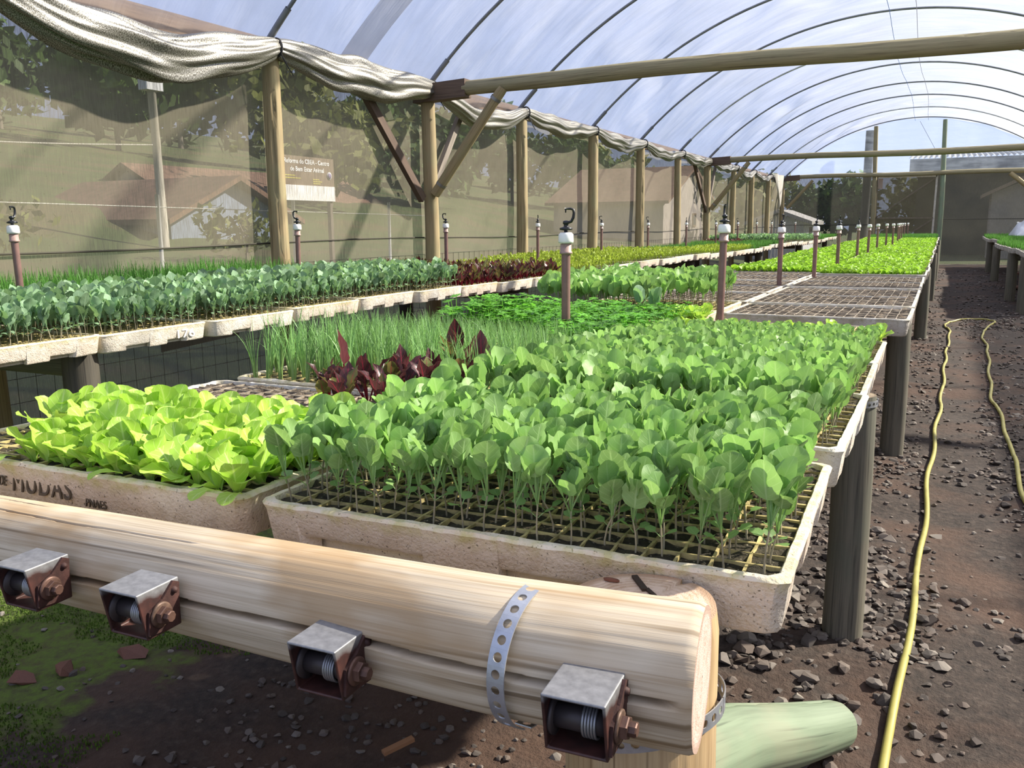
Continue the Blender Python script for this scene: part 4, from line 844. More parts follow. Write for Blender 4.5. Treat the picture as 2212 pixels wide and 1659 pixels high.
for k, y in enumerate((2.06, 5.62, 10.3, 14.6, 18.9, 23.2)):
    bearer(y + 0.03, -3.95, -2.74, f'round bearer log across the net side bench, {ORD[k]} from the open end')
    bench_post(-2.71 + 0.012 * k, y, 0.06, -0.068, f'round front leg of the net side bench, {ORD[k]} from the open end', [W_LEGSHADE, W_END], 80 + k, n=28, group='net side bench front legs')
    bench_post(-3.72, y + 0.1, 0.055, -0.068, f'round rear leg of the net side bench, {ORD[k]} from the open end', [W_LEGSHADE, W_END], 180 + k, n=24, group='net side bench rear legs')
st = strap('perforated_strap', np.stack([-2.698 + 0.0625 * np.cos(a), 5.62 + 0.0625 * np.sin(a), np.full(140, -0.125)], 1), 0.018, None, up=(0, 0, 1)); tag(st, 'perforated strap around a front leg of the net side bench', 'strap')
for k, (x, y) in enumerate(((0.86, 13.5), (0.88, 18.0), (0.93, 21.6), (0.90, 11.9))):
    bearer(y, x + 0.02, 2.2, ('second', 'third', 'fourth', 'first')[k] + ' round bearer of the low bench across the path')
    bench_post(x, y, 0.065, -0.068, ('second', 'third', 'fourth', 'first')[k] + ' round leg of the bench across the path, counted from its open end', [W_LEG, W_END], 280 + k, n=24, group='legs of the bench across the path')
# green treated log on the ground behind the stout post
g_ = wood_log(np.array([[-0.132, 1.78, GZ + 0.045], [-0.203, 1.6, GZ + 0.105], [-0.272, 1.35, GZ + 0.215], [-0.295, 1.1, GZ + 0.32], [-0.30, 0.93, GZ + 0.39]]), [0.050, 0.060, 0.065, 0.067, 0.067], 90, (0, 0, 1), cracks=[(0.1, 0.06, 0.0, 0.75, 0.003, 0.010)], rough=0.05, seed=9, step=0.015).obj('green_log', [W_GREEN, plain('green_end', (0.22, 0.26, 0.18), 0.8)])
tag(g_, 'pale green treated log propped from the gravel against the stout front post', 'log')
mb = MB()
# hose on the path
H = np.array([[-0.05, 1.45], [-0.03, 1.73], [-0.02, 2.08], [0.0, 2.59], [0.01, 3.22], [0.02, 4.21], [0.06, 5.85], [0.09, 8.01], [0.13, 9.5], [0.085, 10.35], [0.12, 10.62], [0.22, 10.80], [0.42, 10.86], [0.56, 10.66], [0.55, 10.45], [0.42, 9.75], [0.40, 9.2], [0.41, 8.44], [0.34, 6.14], [0.36, 5.28], [0.36, 4.45], [0.36, 3.91], [0.38, 3.0], [0.46, 2.2], [0.62, 1.4], [0.9, 0.6], [1.3, -0.3]])
tt = np.linspace(0, len(H) - 1, 500); Hs = np.stack([np.interp(tt, np.arange(len(H)), H[:, i]) for i in (0, 1)], 1)
for _ in range(12): Hs[1:-1] = 0.25 * Hs[:-2] + 0.5 * Hs[1:-1] + 0.25 * Hs[2:]
Hs[:, 0] += 0.008 * np.sin(Hs[:, 1] * 6) * np.clip(Hs[:, 1] / 4, 0.3, 1)
V, Q, T, U = tube(np.column_stack([Hs, GZ + ground_h(Hs[:, 0], Hs[:, 1]) + 0.010]), 0.0098, 10); mb.add(V, Q, T, U)
tag(mb.obj('hose', M_HOSE), 'long yellow garden hose looping along the gravel path', 'hose')

mb = MB(); V, Q = box(-0.007, 0.007, -0.035, 0.035, -0.004, 0.004); V[:, 2] += 0.012 * (V[:, 1] / 0.035) ** 2; mb.add(V, Q); o = tag(mb.obj('wood_chip', plain('chip_orange', (0.30, 0.15, 0.07), 0.8), smooth=False), 'small orange brown wood chip lying on the dark soil under the log', 'chip'); o.location = (-0.935, 1.36, GZ + 0.012); o.rotation_euler = (0.1, 0.05, -0.5)
# ------------------------------------------------------------------ foam trays
def tray_body(w, d, ncx, ncy, seed, fine=True, lattice=True, h=0.066, notch=True):
    g = np.random.default_rng(seed); mb = MB(); st_ = 0.012 if fine else 0.05
    hw, hd, rc = w / 2, d / 2, 0.012
    per = []
    def side(p, q, ntc):
        p = np.array(p); q = np.array(q); L = np.linalg.norm(q - p); k = max(3, int(L / st_)); s = np.linspace(0, 1, k)
        s = np.sort(np.concatenate([s] + [[a - 1e-4, a, b, b + 1e-4] for a, b in ntc]))
        for t in s: per.append((*(p + (q - p) * t), 1.0 if any(a <= t <= b for a, b in ntc) else 0.0))
    nx = ((0.07, 0.36), (0.52, 0.76)) if notch else (); ny = ((0.18, 0.42), (0.60, 0.82))
    side((-hw + rc, -hd), (hw - rc, -hd), nx); side((hw, -hd + rc), (hw, hd - rc), ny); side((hw - rc, hd), (-hw + rc, hd), nx); side((-hw, hd - rc), (-hw, -hd + rc), ny)
    per = np.array(per); n = len(per); per = np.vstack([per, per[:1]]); xy = per[:, :2]; nt_ = per[:, 2]
    def inset(k): return xy * np.stack([(hw - k) / hw, (hd - k) / hd], -1)
    wob = lambda s_, f: s_ * vnoise(xy[:, 0] * f, xy[:, 1] * f, seed)
    prof = [(0.030 * 1, -h, 1), (0.013, -h, 1), (0.009, -h + 0.005, 1), (0.003, -0.012, 0), (0.0, -0.004, 0), (0.003, 0.0, 0), (0.012, 0.0005, 0), (0.0145, -0.004, 0), (0.0145, -0.030, 0)]
    rows = []
    for k, (ins, z, lo) in enumerate(prof):
        I = inset(ins + wob(0.0007, 60)); zz = np.full(n + 1, z) + wob(0.0008, 45) + (g.normal(0, 0.0005, n + 1) if fine else 0)
        if lo: zz = zz + nt_ * (0.022 if fine else 0.015)
        rows.append(np.column_stack([I, zz]))
    # notch roofs need depth: push bottom rows inwards
    V = np.concatenate(rows); V = V.reshape(len(prof), n + 1, 3); V[:, -1] = V[:, 0]
    mb.add(V.reshape(-1, 3), grid_quads(len(prof), n + 1)[:, ::-1])
    Vb, Qb = box(-hw + 0.036, hw - 0.036, -hd + 0.036, hd - 0.036, -h + 0.001, -h + 0.022); mb.add(Vb, Qb)
    if lattice:
        iw, idp, t = hw - 0.013, hd - 0.013, 0.0019
        for i in range(1, ncx):
            x = -iw + 2 * iw * i / ncx; k = max(2, ncy * (2 if fine else 1)) + 1; yy_ = np.linspace(-idp, idp, k); j = g.normal(0, 0.0006, k)
            V = np.stack([np.stack([x + j + s * t, yy_, np.full(k, z) + (0.0006 * g.normal(0, 1, k) if z > -0.01 else 0)], 1) for s, z in ((-1, -0.03), (-0.8, -0.0025), (0.8, -0.0025), (1, -0.03))]); mb.add(V.reshape(-1, 3), grid_quads(4, k)[:, ::-1], mat=1)
        for i in range(1, ncy):
            y = -idp + 2 * idp * i / ncy; k = ncx + 1; xx = np.linspace(-iw, iw, k); j = g.normal(0, 0.0006, k)
            V = np.stack([np.stack([xx, y + j + s * t, np.full(k, z) + (0.0006 * g.normal(0, 1, k) if z > -0.01 else 0)], 1) for s, z in ((-1, -0.03), (-0.8, -0.0028), (0.8, -0.0028), (1, -0.03))]); mb.add(V.reshape(-1, 3), grid_quads(4, k), mat=1)
    return mb
def soil_mb(w, d, seed, z=-0.0065, amp=0.002, ncx=18, ncy=14, holes=0.0):
    k = 2 if ncx < 20 else 1; nx, ny = ncx * 3 + 1, ncy * 3 + 1; xs = np.linspace(-w / 2 + 0.0135, w / 2 - 0.0135, nx); ys_ = np.linspace(-d / 2 + 0.0135, d / 2 - 0.0135, ny); X, Y = np.meshgrid(xs, ys_, indexing='ij')
    g = np.random.default_rng(seed); Z = z + g.normal(0, amp, X.shape)
    if holes:
        dp = g.uniform(0, 1, (ncx, ncy)) < holes
        for a_ in range(ncx):
            for c_ in range(ncy):
                if dp[a_, c_]: Z[a_ * 3 + 1:a_ * 3 + 3, c_ * 3 + 1:c_ * 3 + 3] -= 0.012
                else: Z[a_ * 3 + 1:a_ * 3 + 3, c_ * 3 + 1:c_ * 3 + 3] += g.normal(0.001, 0.003)
    mb = MB(); mb.add(np.stack([X, Y, Z], -1).reshape(-1, 3), grid_quads(nx, ny)); return mb
TCACHE = {}
def sharp(me, a=0.75):
    me.set_sharp_from_angle(angle=a); return me
def tray(x, y0, y1, w, lab, foam_m=None, dz=0.0, rz=0.0, grade='fine', seed=1, soilm=None, holes=0.0, group=None, ncx=18, notch=True):
    d = y1 - y0; ncy = max(4, int(round(d / 0.036)))
    t = thing('seedling_tray', lab, 'tray', (x, (y0 + y1) / 2, dz), rz, group)
    key = (notch, round(w, 2), round(d, 2), grade, foam_m.name, holes, seed if grade == 'fine' else seed % 3)
    if key not in TCACHE:
        TCACHE[key] = (sharp(tray_body(w, d, ncx, ncy, seed, grade == 'fine', grade != 'far', notch=notch).mesh('tray_body', [foam_m, M_LATTG if soilm else M_LATT])), soil_mb(w, d, seed, ncx=ncx if grade != 'far' else 6, ncy=ncy if grade != 'far' else 5, holes=holes).mesh('soil', soilm or M_SOIL))
    a_, b_ = TCACHE[key]; link('tray_body', a_, t); s = link('soil', b_, t); s['kind'] = 'stuff'
    return t
C = -0.462; CL = -1.178; WD = 0.685
t_front = tray(C - 0.003, 0.863, 1.352, WD + 0.004, 'stained foam tray of cabbage seedlings resting behind the stout front post and log', M_FOAM, -0.004, 0.022, 'fine', 3)
tray(C + 0.005, 1.40, 1.905, WD, 'white rimmed foam tray of cabbage seedlings, second behind the front log', M_FOAMW, 0.008, -0.005, 'fine', 4)
tray(C + 0.0, 1.915, 2.405, WD - 0.01, 'foam tray of cabbage seedlings over the strapped grey leg, third behind the front log', M_FOAMG, 0.0, 0.01, 'mid', 5)
tray(C - 0.005, 2.415, 2.86, WD - 0.01, 'foam tray of cabbage seedlings, fourth and last cabbage tray behind the front log', M_FOAM, 0.0, 0.0, 'mid', 6)
tray(C - 0.06, 2.875, 3.36, WD - 0.06, 'foam tray with a few young lettuces just before the empty trays', M_FOAM, -0.012, 0.0, 'mid', 7)
t_let = tray(CL - 0.003, 0.842, 1.195, WD + 0.02, 'mossy foam tray of pale lettuce with stencilled letters, resting behind the pale log', M_FOAM, -0.002, 0.022, 'fine', 8, notch=False)
tray(CL, 1.215, 1.545, WD + 0.02, 'mostly bare crumbly foam tray holding beets behind the pale lettuce', M_FOAMG, 0, 0.02, 'fine', 9, M_SOILDRY, 0.25)
tray(CL - 0.005, 1.575, 2.07, WD, 'foam tray of tall chives behind the beets', M_FOAM, 0, -0.01, 'fine', 10)
tray(CL - 0.005, 2.085, 2.58, WD, 'foam tray of chives in front of the parsley', M_FOAM, 0, -0.01, 'mid', 11)
tray(CL + 0.02, 2.60, 3.12, WD, 'foam tray of parsley behind the chives', M_FOAM, 0, 0, 'mid', 12)
tray(CL + 0.03, 3.14, 3.60, WD - 0.02, 'foam tray of tall cabbages behind the parsley', M_FOAM, 0, 0, 'mid', 13)
tray(CL + 0.03, 3.62, 4.10, WD - 0.02, 'foam tray of tall cabbages just before the bare trays of the inner row', M_FOAM, 0, 0, 'mid', 14)
yb = 3.53; k = 0
for d, nm in ((0.50, 'white fronted bare foam tray with old soil over the second path leg'), (0.52, 'second bare foam tray along the path, behind the white fronted one'), (0.55, 'third bare foam tray along the path'), (0.55, 'fourth bare foam tray along the path'), (0.62, 'last bare foam tray along the path, before the far lettuce')):
    tray(C + 0.028, yb, yb + d, WD + 0.01, nm, M_FOAMG, 0.004 * (k % 2), 0.004 * (k - 2), 'mid', 20 + k, M_SOILDRY, 0.35); yb += d + 0.016; k += 1
yb = 4.13; k = 0
for d, nm in ((0.52, 'first bare foam tray of the inner row, behind the tall cabbages'), (0.5, 'second bare foam tray of the inner row'), (0.5, 'third bare foam tray of the inner row'), (0.5, 'fourth bare foam tray of the inner row'), (0.5, 'last bare foam tray of the inner row, before the far lettuce')):
    tray(CL + 0.03, yb, yb + d, WD + 0.01, nm, M_FOAMG, 0.003 * (k % 2), 0.004 * (k - 2), 'mid', 30 + k, M_SOILDRY, 0.35); yb += d + 0.016; k += 1
YFAR = 6.42
FAR_MAIN = []
for col, x, y0 in ((0, C + 0.03, YFAR), (1, CL + 0.05, 6.75)):
    y = y0; k = 0
    while y < 23.3:
        dz = 0.010 * math.sin(y * 1.3 + col)
        if k == 0: lab = ('bright lettuce tray along the path, first behind the bare trays', 'bright lettuce tray of the inner row, first behind the bare trays')[col]; gr = None
        else: lab = f'foam tray of bright lettuce, {("path side", "inner")[col]} row, {ORD[k]} behind the bare trays'; gr = ('far lettuce trays along the path', 'far lettuce trays of the inner row')[col]
        tray(x + 0.012 * math.sin(y * 2), y, y + 0.67, WD + 0.01, lab, M_FOAMW if k % 3 else M_FOAMG, dz, 0, 'far', 40 + k, None, 0, gr); FAR_MAIN.append((x, y, y + 0.67, dz)); y += 0.68; k += 1
LB = []                     # net side bench
def lbx(y): return -2.62 + 0.012 * y if y < 6 else -2.55 + 0.009 * (y - 6)
y = 1.08; k = 0
what = lambda y: ('bluish cabbage seedlings' if y < 4.4 else 'dark beet seedlings' if y < 5.9 else 'lime sprouts' if y < 13 else 'green seedlings' if y < 15.5 else 'dark cabbage' if y < 20 else 'green seedlings')
while y < 23.8:
    d = 0.5 if y < 6.2 else 0.67
    dz = 0.008 * math.sin(y * 2.1) if y < 6 else 0.016 * math.sin(y * 0.9) + 0.006 * math.sin(y * 2.7)
    ox = 0.012 * math.sin(k * 2.4)
    for col in (0, 1):
        x = lbx(y) - 0.34 - 0.69 * col + ox
        if y < 6.2: lab = f'{ORD[k]} cream foam tray from the open end, {"inner" if col == 0 else "net side"} row of the net bench'; gr = None
        else: lab = f'{ORD[k]} foam tray from the open end, {"inner" if col == 0 else "net side"} row of the net bench'; gr = f'far trays of {what(y)} on the {"inner edge" if col == 0 else "net side"}'
        t = tray(x, y, y + d - 0.012, 0.68, lab, (M_FOAMW, M_FOAM, M_FOAMW)[k % 3] if col == 0 else M_FOAM, dz, 0.006 * math.sin(k * 3.1), 'mid' if (y < 6.2 and col == 0) else 'far', 60 + k, None, 0, gr)
        LB.append((col, x, y, y + d - 0.012, dz))
        if k == 2 and col == 0: t176 = t
    y += d; k += 1
RB = []
for col in (0, 1):
    y = 11.55; k = 0
    while y < 23.6:
        x = 1.18 + 0.69 * col + (0.0 if y < 12.5 else -0.05 if y < 16.8 else 0.06 if y < 20 else 0.0); dz = 0.012 * math.sin(y * 1.1)
        lab = 'corner foam tray of grassy seedlings at the open end of the bench across the path' if (k == 0 and col == 0) else f'{ORD[k]} foam tray in the {("path side", "outer")[col]} row of the bench across the path'
        tray(x, y, y + 0.67, 0.68, lab, M_FOAMG, dz, 0, 'far', 90 + k, None, 0, None if (k == 0 and col == 0) else 'trays on the bench across the path'); RB.append((x, y, y + 0.67, dz)); y += 0.69; k += 1
# writing pressed into the trays
M_INK = plain('ink_dark', (0.10, 0.075, 0.05), 0.9); M_ETCH = plain('etched_pale', (0.95, 0.93, 0.88), 0.8)
rot = (PI / 2 - 0.14, 0, 0)
text_mesh('lettering', 'DE', 0.022, M_INK, t_let, (-0.137, -0.1755, -0.040), rot, 0.0012, 0.62)
text_mesh('lettering', 'MUDAS', 0.047, M_INK, t_let, (-0.052, -0.1735, -0.047), rot, 0.0012, 0.78, space=1.15)
text_mesh('lettering', 'PNAES', 0.018, M_INK, t_let, (0.064, -0.1710, -0.053), rot, 0.0012, 0.85)
text_mesh('lettering', '176', 0.045, M_ETCH, t176, (0.3365, 0.13, -0.050), (PI / 2, 0, PI / 2), 0.001, 1.5)

# ------------------------------------------------------------------ sprinklers
def sprinkler(mini):
    t = thing('sprinkler', 'x', 'sprinkler', (0, 0, 0))
    mb = MB(); V, Q, T, U = tube(lin((0, 0, -0.06), (0, 0, 0.285), 4), 0.0138, 14); mb.add(V, Q, T, U); ks = [mb.obj('riser_pipe', M_PIPE, t)]
    mb = MB(); V, Q = lathe([(0.0138, 0.268), (0.0195, 0.270), (0.0195, 0.276), (0.0168, 0.277), (0.0168, 0.3), (0.012, 0.301)], 18); mb.add(V, Q); ks.append(mb.obj('coupling', M_COUP, t))
    mb = MB(); V, Q = lathe([(0.014, 0.301), (0.0225, 0.302), (0.0235, 0.308), (0.0225, 0.328), (0.017, 0.334), (0.0, 0.335)], 12); mb.add(V, Q); ks.append(mb.obj('white_cap', M_WHITE, t))
    mb = MB(); V, Q = lathe([(0.006, 0.334), (0.006, 0.340), (0.019, 0.342), (0.020, 0.347), (0.012, 0.350), (0.007, 0.352), (0.007, 0.358), (0.010, 0.361), (0.009, 0.368), (0.004, 0.370), (0, 0.370)], 14); mb.add(V, Q)
    P = np.array([[0.004, 0, 0.362], [0.016, 0, 0.367], [0.022, 0, 0.378], [0.024, 0, 0.392], [0.022, 0, 0.402], [0.014, 0, 0.405], [-0.004, 0, 0.405]])
    V, Q, T, U = tube(P, [0.004, 0.0045, 0.0045, 0.0042, 0.004, 0.0036, 0.003], 8, up=(0, 1, 0), cap=True); mb.add(V, Q, T, U)
    V, Q = lathe([(0.0, 0.393), (0.0016, 0.393), (0.0028, 0.405), (0, 0.406)], 8); mb.add(V + (-0.001, 0, 0), Q); ks.append(mb.obj('nozzle', M_BLACK, t))
    keep_kids(t, ks); return t
SP = sprinkler(0); first = True
def put_sprinkler(x, y, z, lab, rz=0.0, tilt=(0, 0), s=1.0, group=None, head=True):
    global first
    t = SP if first else dup(SP); first = False
    t.location = (x, y, z); t.rotation_euler = (tilt[0], tilt[1], rz); t.scale = (s, s, s); t['label'] = lab
    if group: t['group'] = group
    elif 'group' in t: del t['group']
    if not head:
        for c in [c for c in t.children if c.name.startswith('nozzle')]: bpy.data.objects.remove(c)
bpy.context.view_layer.update()
cs = [(-1.033, 2.49, 0.0, 0.35, (0, 0)), (-0.735, 3.285, 0.02, 1.9, (0.02, 0.035)), (-0.843, 5.28, 0.0, 1.4, (0, 0.01)), (-0.762, 6.18, 0.0, 1.5, (0, 0)), (-0.735, 7.35, 0.0, 1.5, (0, 0)), (-0.80, 9.9, 0, 1.6, (0, 0.02)), (-0.71, 10.1, 0, 0, (0, 0.01)),
      (-0.75, 12.15, 0, 0, (0, 0)), (-0.745, 14.0, 0, 0, (0, 0)), (-0.66, 14.05, 0, 0, (0, 0)), (-0.68, 16.1, 0, 0, (0, 0)), (-0.74, 18.2, 0, 0, (0, 0)), (-0.76, 19.6, 0, 0, (0, 0)), (-0.78, 21.4, 0, 0, (0, 0)), (-0.77, 23.1, 0, 0, (0, 0))]
cl_ = ['big brown sprinkler riser with a white cap and black hook among the chives and parsley', 'brown sprinkler riser leaning at the corner of the white fronted bare tray', 'brown sprinkler riser between the two rows of bare trays', 'brown sprinkler riser behind the bare trays where the lettuce begins']
for k, (x, y, z, r, tl) in enumerate(cs):
    put_sprinkler(x, y, z, cl_[k] if k < 4 else f'slim sprinkler riser in the far lettuce of the centre bench, {ORD[k - 4]} behind the bare trays', r, tl, 1.0, 'sprinklers along the centre bench', head=k < 6)
for k, y in enumerate([2.275, 3.97, 5.645, 7.29, 8.95, 10.61, 12.43, 14.25, 15.93, 17.7, 19.37, 21.0, 22.7]):
    nm = ('rising from the cabbages beside the first chive grass', 'in front of the thick post beside the notice board', 'rising among the dark beets')[k] if k < 3 else f'in the sprouts of the net side bench, {ORD[k - 3]} behind the beets'
    put_sprinkler(-3.30, y, 0.042, f'slim brown sprinkler riser {nm}', (1.9, 3.3, 3.2)[k % 3], (0.0, -0.02 if k < 2 else 0.0), 1.0, 'sprinklers along the net side bench')
for k, y in enumerate([18.0, 20.5, 23.0]): put_sprinkler(1.50, y, 0.0, f'thin sprinkler riser on the bench across the path, {ORD[k]} before the pale cover', 0, (0, 0), 1.0, 'sprinklers across the path', head=False)
# crates and pale cover on the far path bench
t = thing('slatted_crate', 'reddish slatted crate on the floor under the bench across the path', 'crate', (1.28, 16.2, GZ))
M_CR = plain('crate_wood', (0.26, 0.13, 0.085), 0.8, 0, 0.25, 8)
for s in range(6):
    mb = MB(); V, Q = box(-0.25 + s * 0.095, -0.19 + s * 0.095, -0.2, -0.185, 0.0, 0.5); mb.add(V, Q); mb.obj('slat', M_CR, t, smooth=False)
for z in (0.02, 0.24, 0.46):
    mb = MB(); V, Q = box(-0.26, 0.36, -0.185, 0.2, z, z + 0.02); mb.add(V, Q); mb.obj('crate_board', M_CR, t, smooth=False)
xs = np.linspace(0, 1, 26); X, Y = np.meshgrid(xs, xs, indexing='ij'); dome = np.sin(PI * X) ** 0.6 * np.sin(PI * Y) ** 0.6
mb = MB(); mb.add(np.stack([1.30 + 0.9 * X, 20.6 + 2.2 * Y, 0.03 + 0.42 * dome * (1 + 0.15 * vnoise(X * 9, Y * 9, 3)) + 0.02 * vnoise(X * 20, Y * 20, 4)], -1).reshape(-1, 3), grid_quads(26, 26))
tag(mb.obj('plastic_cover', plain('pale_sheet', (0.52, 0.54, 0.58), 0.35, 0, 0.1, 6)), 'crumpled pale plastic cover on the bench across the path', 'cover')
# ------------------------------------------------------------------ plants: templates are (V, Q, uv, mat index per face)
def leaf_tpl(L, W, kind='oval', tilt=0.9, curl=0.6, cup=0.15, wav=0.0, pet=0.02, nu=4, nv=6, seed=0, pw=0.0012, twist=0.0):
    """a leaf with its stalk, base at the origin, leaning along +Y; tilt = angle from the vertical at the base of the blade"""
    g = np.random.default_rng(seed); t = (1 - np.cos(np.linspace(0, PI, nv + 1))) / 2 if kind in ('oval', 'lettuce') else np.linspace(0, 1, nv + 1)
    if kind == 'oval': w = np.clip(1 - np.abs(2 * t ** 0.88 - 1) ** 2.3, 0, 1) ** 0.5
    elif kind == 'lettuce': w = np.where(t < 0.66, 0.26 + 0.74 * (np.clip((t - 0.08) / 0.58, 0, 1) ** 1.3), np.sqrt(np.clip(1 - ((t - 0.66) / 0.345) ** 2, 0, 1)))
    elif kind == 'beet': w = np.clip(np.sin(PI * t ** 0.62), 0, 1) ** 0.8
    else: w = np.sin(PI * t) ** 0.7
    w[0] = max(w[0], 0.10); w[-1] = max(w[-1] * 0.5, 0.16 if kind in ('oval', 'lettuce') else 0.05)
    s = np.linspace(-1, 1, nu + 1)
    ang = tilt + curl * t ** 1.2
    dl = L * np.diff(t); y = np.concatenate([[0], np.cumsum(np.sin(ang[:-1]) * dl)]); z = np.concatenate([[0], np.cumsum(np.cos(ang[:-1]) * dl)])
    hw = W / 2 * w
    X = s[None, :] * hw[:, None] * (1 + (0.05 * g.normal(0, 1, (nv + 1, nu + 1)) if wav else 0.012 * g.normal(0, 1, (nv + 1, nu + 1))))
    c = cup * (s[None, :] ** 2) * hw[:, None] + wav * hw[:, None] * np.sin(t[:, None] * 13 + g.uniform(0, 6) + np.sign(s)[None, :] * 1.3) * np.abs(s)[None, :] ** 1.5
    Yp = y[:, None] - c * np.cos(ang)[:, None]; Zp = z[:, None] + c * np.sin(ang)[:, None]
    V = np.stack([X, Yp, Zp], -1).reshape(-1, 3); uv = np.stack(np.meshgrid(t, (s + 1) / 2, indexing='ij')[::-1], -1).reshape(-1, 2)
    Q = grid_quads(nv + 1, nu + 1)
    if twist: V = V @ rotz(twist).T
    if pet > 0:
        pt = tilt * 0.75; off = np.array([0, math.sin(pt) * pet, math.cos(pt) * pet]); V = V + off
        Pv = np.array([[-pw, 0, 0], [pw, 0, 0], [pw, off[1], off[2]], [-pw, off[1], off[2]], [0, -pw, 0.0], [0, pw, 0.0], [0, off[1] + pw, off[2]], [0, off[1] - pw, off[2]]])
        V = np.vstack([V, Pv]); n = len(V) - 8; Q = np.vstack([Q, [[n, n + 1, n + 2, n + 3], [n + 4, n + 5, n + 6, n + 7]]]); uv = np.vstack([uv, np.full((8, 2), 0.5)])
    return V, Q, uv
def stem_tpl(h, r, lean=(0, 0), n=5, k=4):
    z = np.linspace(-0.006, h, k); P = np.stack([lean[0] * (z / h) ** 2, lean[1] * (z / h) ** 2, z], 1)
    V, Q, T, U = tube(P, np.linspace(r, r * 0.75, k), n, up=(1, 0, 0)); return V, Q, np.clip(U * 0 + 0.5, 0, 1), P[-1]
def xf(tp, M=None, off=(0, 0, 0)):
    V = tp[0] if M is None else tp[0] @ M.T
    return (V + np.asarray(off), tp[1], tp[2])
class Proto:                                     # parts: list of (name, template, material slot)
    def __init__(self): self.parts = []
    def add(self, name, tp, mi): self.parts.append((name, tp, mi)); return self
    def merged(self):
        V = []; Q = []; U = []; M = []; n = 0
        for _, (v, q, u), mi in self.parts:
            V.append(v); Q.append(np.asarray(q) + n); U.append(u); M.append(np.full(len(q), mi)); n += len(v)
        return np.concatenate(V), np.concatenate(Q), np.concatenate(U), np.concatenate(M)
def scatter(mb, merged, X, Y, Z, rz, sc, rnd):
    V, Q, U, M = merged; n = len(X)
    if n == 0: return
    c, s = np.cos(rz)[:, None], np.sin(rz)[:, None]; k = sc[:, None]
    W = np.stack([(V[None, :, 0] * c - V[None, :, 1] * s) * k + X[:, None], (V[None, :, 0] * s + V[None, :, 1] * c) * k + Y[:, None], V[None, :, 2] * k + Z[:, None]], -1).reshape(-1, 3)
    QQ = (Q[None] + (np.arange(n) * len(V))[:, None, None]).reshape(-1, 4)
    mb.add(W, QQ, None, np.tile(U, (n, 1)), np.repeat(rnd, len(V)), np.tile(M, n))
def stuff(name, protos, mats, X, Y, Z, label, cat, seed, s0=0.8, s1=1.2, grow=1.0):
    g = np.random.default_rng(seed); n = len(X); which = g.integers(0, len(protos), n); rz = g.uniform(0, 6.28, n); sc = g.uniform(s0, s1, n) * grow; rn = g.uniform(0, 1, n); mb = MB()
    for i, p in enumerate(protos):
        w = which == i; scatter(mb, p, X[w], Y[w], (Z if np.ndim(Z) else np.full(n, Z))[w], rz[w], sc[w], rn[w])
    return tag(mb.obj(name, mats), label, cat, None, 'stuff')
class Kind:
    """plants as single objects: an Empty with its stem and leaves, copied with shared meshes; or one mesh when too small"""
    def __init__(self, name, protos, mats, label, cat, group, split=True):
        self.name, self.label, self.cat, self.group, self.split = name, label, cat, group, split; self.m = []
        for p in protos:
            if split: self.m.append([(nm, MB().add(tp[0], tp[1], None, tp[2]).mesh(nm, mats[mi])) for nm, tp, mi in p.parts])
            else: V, Q, U, M = p.merged(); self.m.append(MB().add(V, Q, None, U, 0.0, M).mesh(name, mats))
    def put(self, x, y, z, rz, sc, which, tilt=(0, 0), label=None, group=None):
        if self.split:
            t = bpy.data.objects.new(self.name, None); t.empty_display_size = 0.01; COL.objects.link(t)
            for nm, me in self.m[which]:
                c = bpy.data.objects.new(nm, me); COL.objects.link(c); c.parent = t
        else: t = bpy.data.objects.new(self.name, self.m[which]); COL.objects.link(t)
        t.location = (x, y, z); t.rotation_euler = (tilt[0], tilt[1], rz); t.scale = (sc, sc, sc)
        return tag(t, label or self.label, self.cat, group or self.group)
def cells(x0, x1, y0, y1, nx, ny, jit, seed, keep=1.0, ij=False):
    g = np.random.default_rng(seed); X, Y = np.meshgrid(x0 + (np.arange(nx) + 0.5) * (x1 - x0) / nx, y0 + (np.arange(ny) + 0.5) * (y1 - y0) / ny, indexing='ij'); X, Y = X.ravel(), Y.ravel()
    I, J = [a.ravel() for a in np.meshgrid(np.arange(nx), np.arange(ny), indexing='ij')]
    k = g.uniform(0, 1, len(X)) < keep; X, Y, I, J = X[k], Y[k], I[k], J[k]
    X = X + g.normal(0, jit, len(X)); Y = Y + g.normal(0, jit, len(Y))
    return (X, Y, nx - 1 - I, J) if ij else (X, Y)
def place_of(j, i): return f'{ORD[j]} row back, {ORD[i]} from the path'

# --- cabbage seedlings
def brassica(seed, h=0.044, nl=5, L=0.037, W=0.032, cot=True, hi=True, mid=False):
    g = np.random.default_rng(seed); p = Proto(); lean = g.normal(0, 0.005, 2)
    V, Q, U, top = stem_tpl(h, 0.0014, lean, 5 if hi else 3, 4 if hi else 2); p.add('stem', (V, Q, U), 0)
    a0 = g.uniform(0, 6.28)
    for k in range(nl):
        s = g.uniform(0.85, 1.15) * (0.72 if k == nl - 1 else 1.0); tilt = g.uniform(0.02, 0.55) if k else g.uniform(0.0, 0.3)
        lf = leaf_tpl(L * s, W * s, 'oval', tilt, g.uniform(-0.2, 0.6), g.uniform(-0.05, 0.3), 0.10, g.uniform(0.020, 0.042), (4 if mid else 6) if hi else 2, (5 if mid else 10) if hi else 3, seed * 10 + k, 0.0011)
        b = top if k > 1 else top * 0.86
        p.add('leaf', xf(lf, rotz(a0 + k * 2.4 + g.normal(0, 0.3)), b), 1)
    if cot:
        for k in range(2):
            lf = leaf_tpl(0.014, 0.017, 'oval', g.uniform(0.9, 1.3), 0.5, 0.1, 0, 0.010, 2, 3, seed * 10 + 7 + k, 0.0007)
            p.add('leaf', xf(lf, rotz(a0 + 0.9 + k * PI), top * 0.62), 1)
    return p
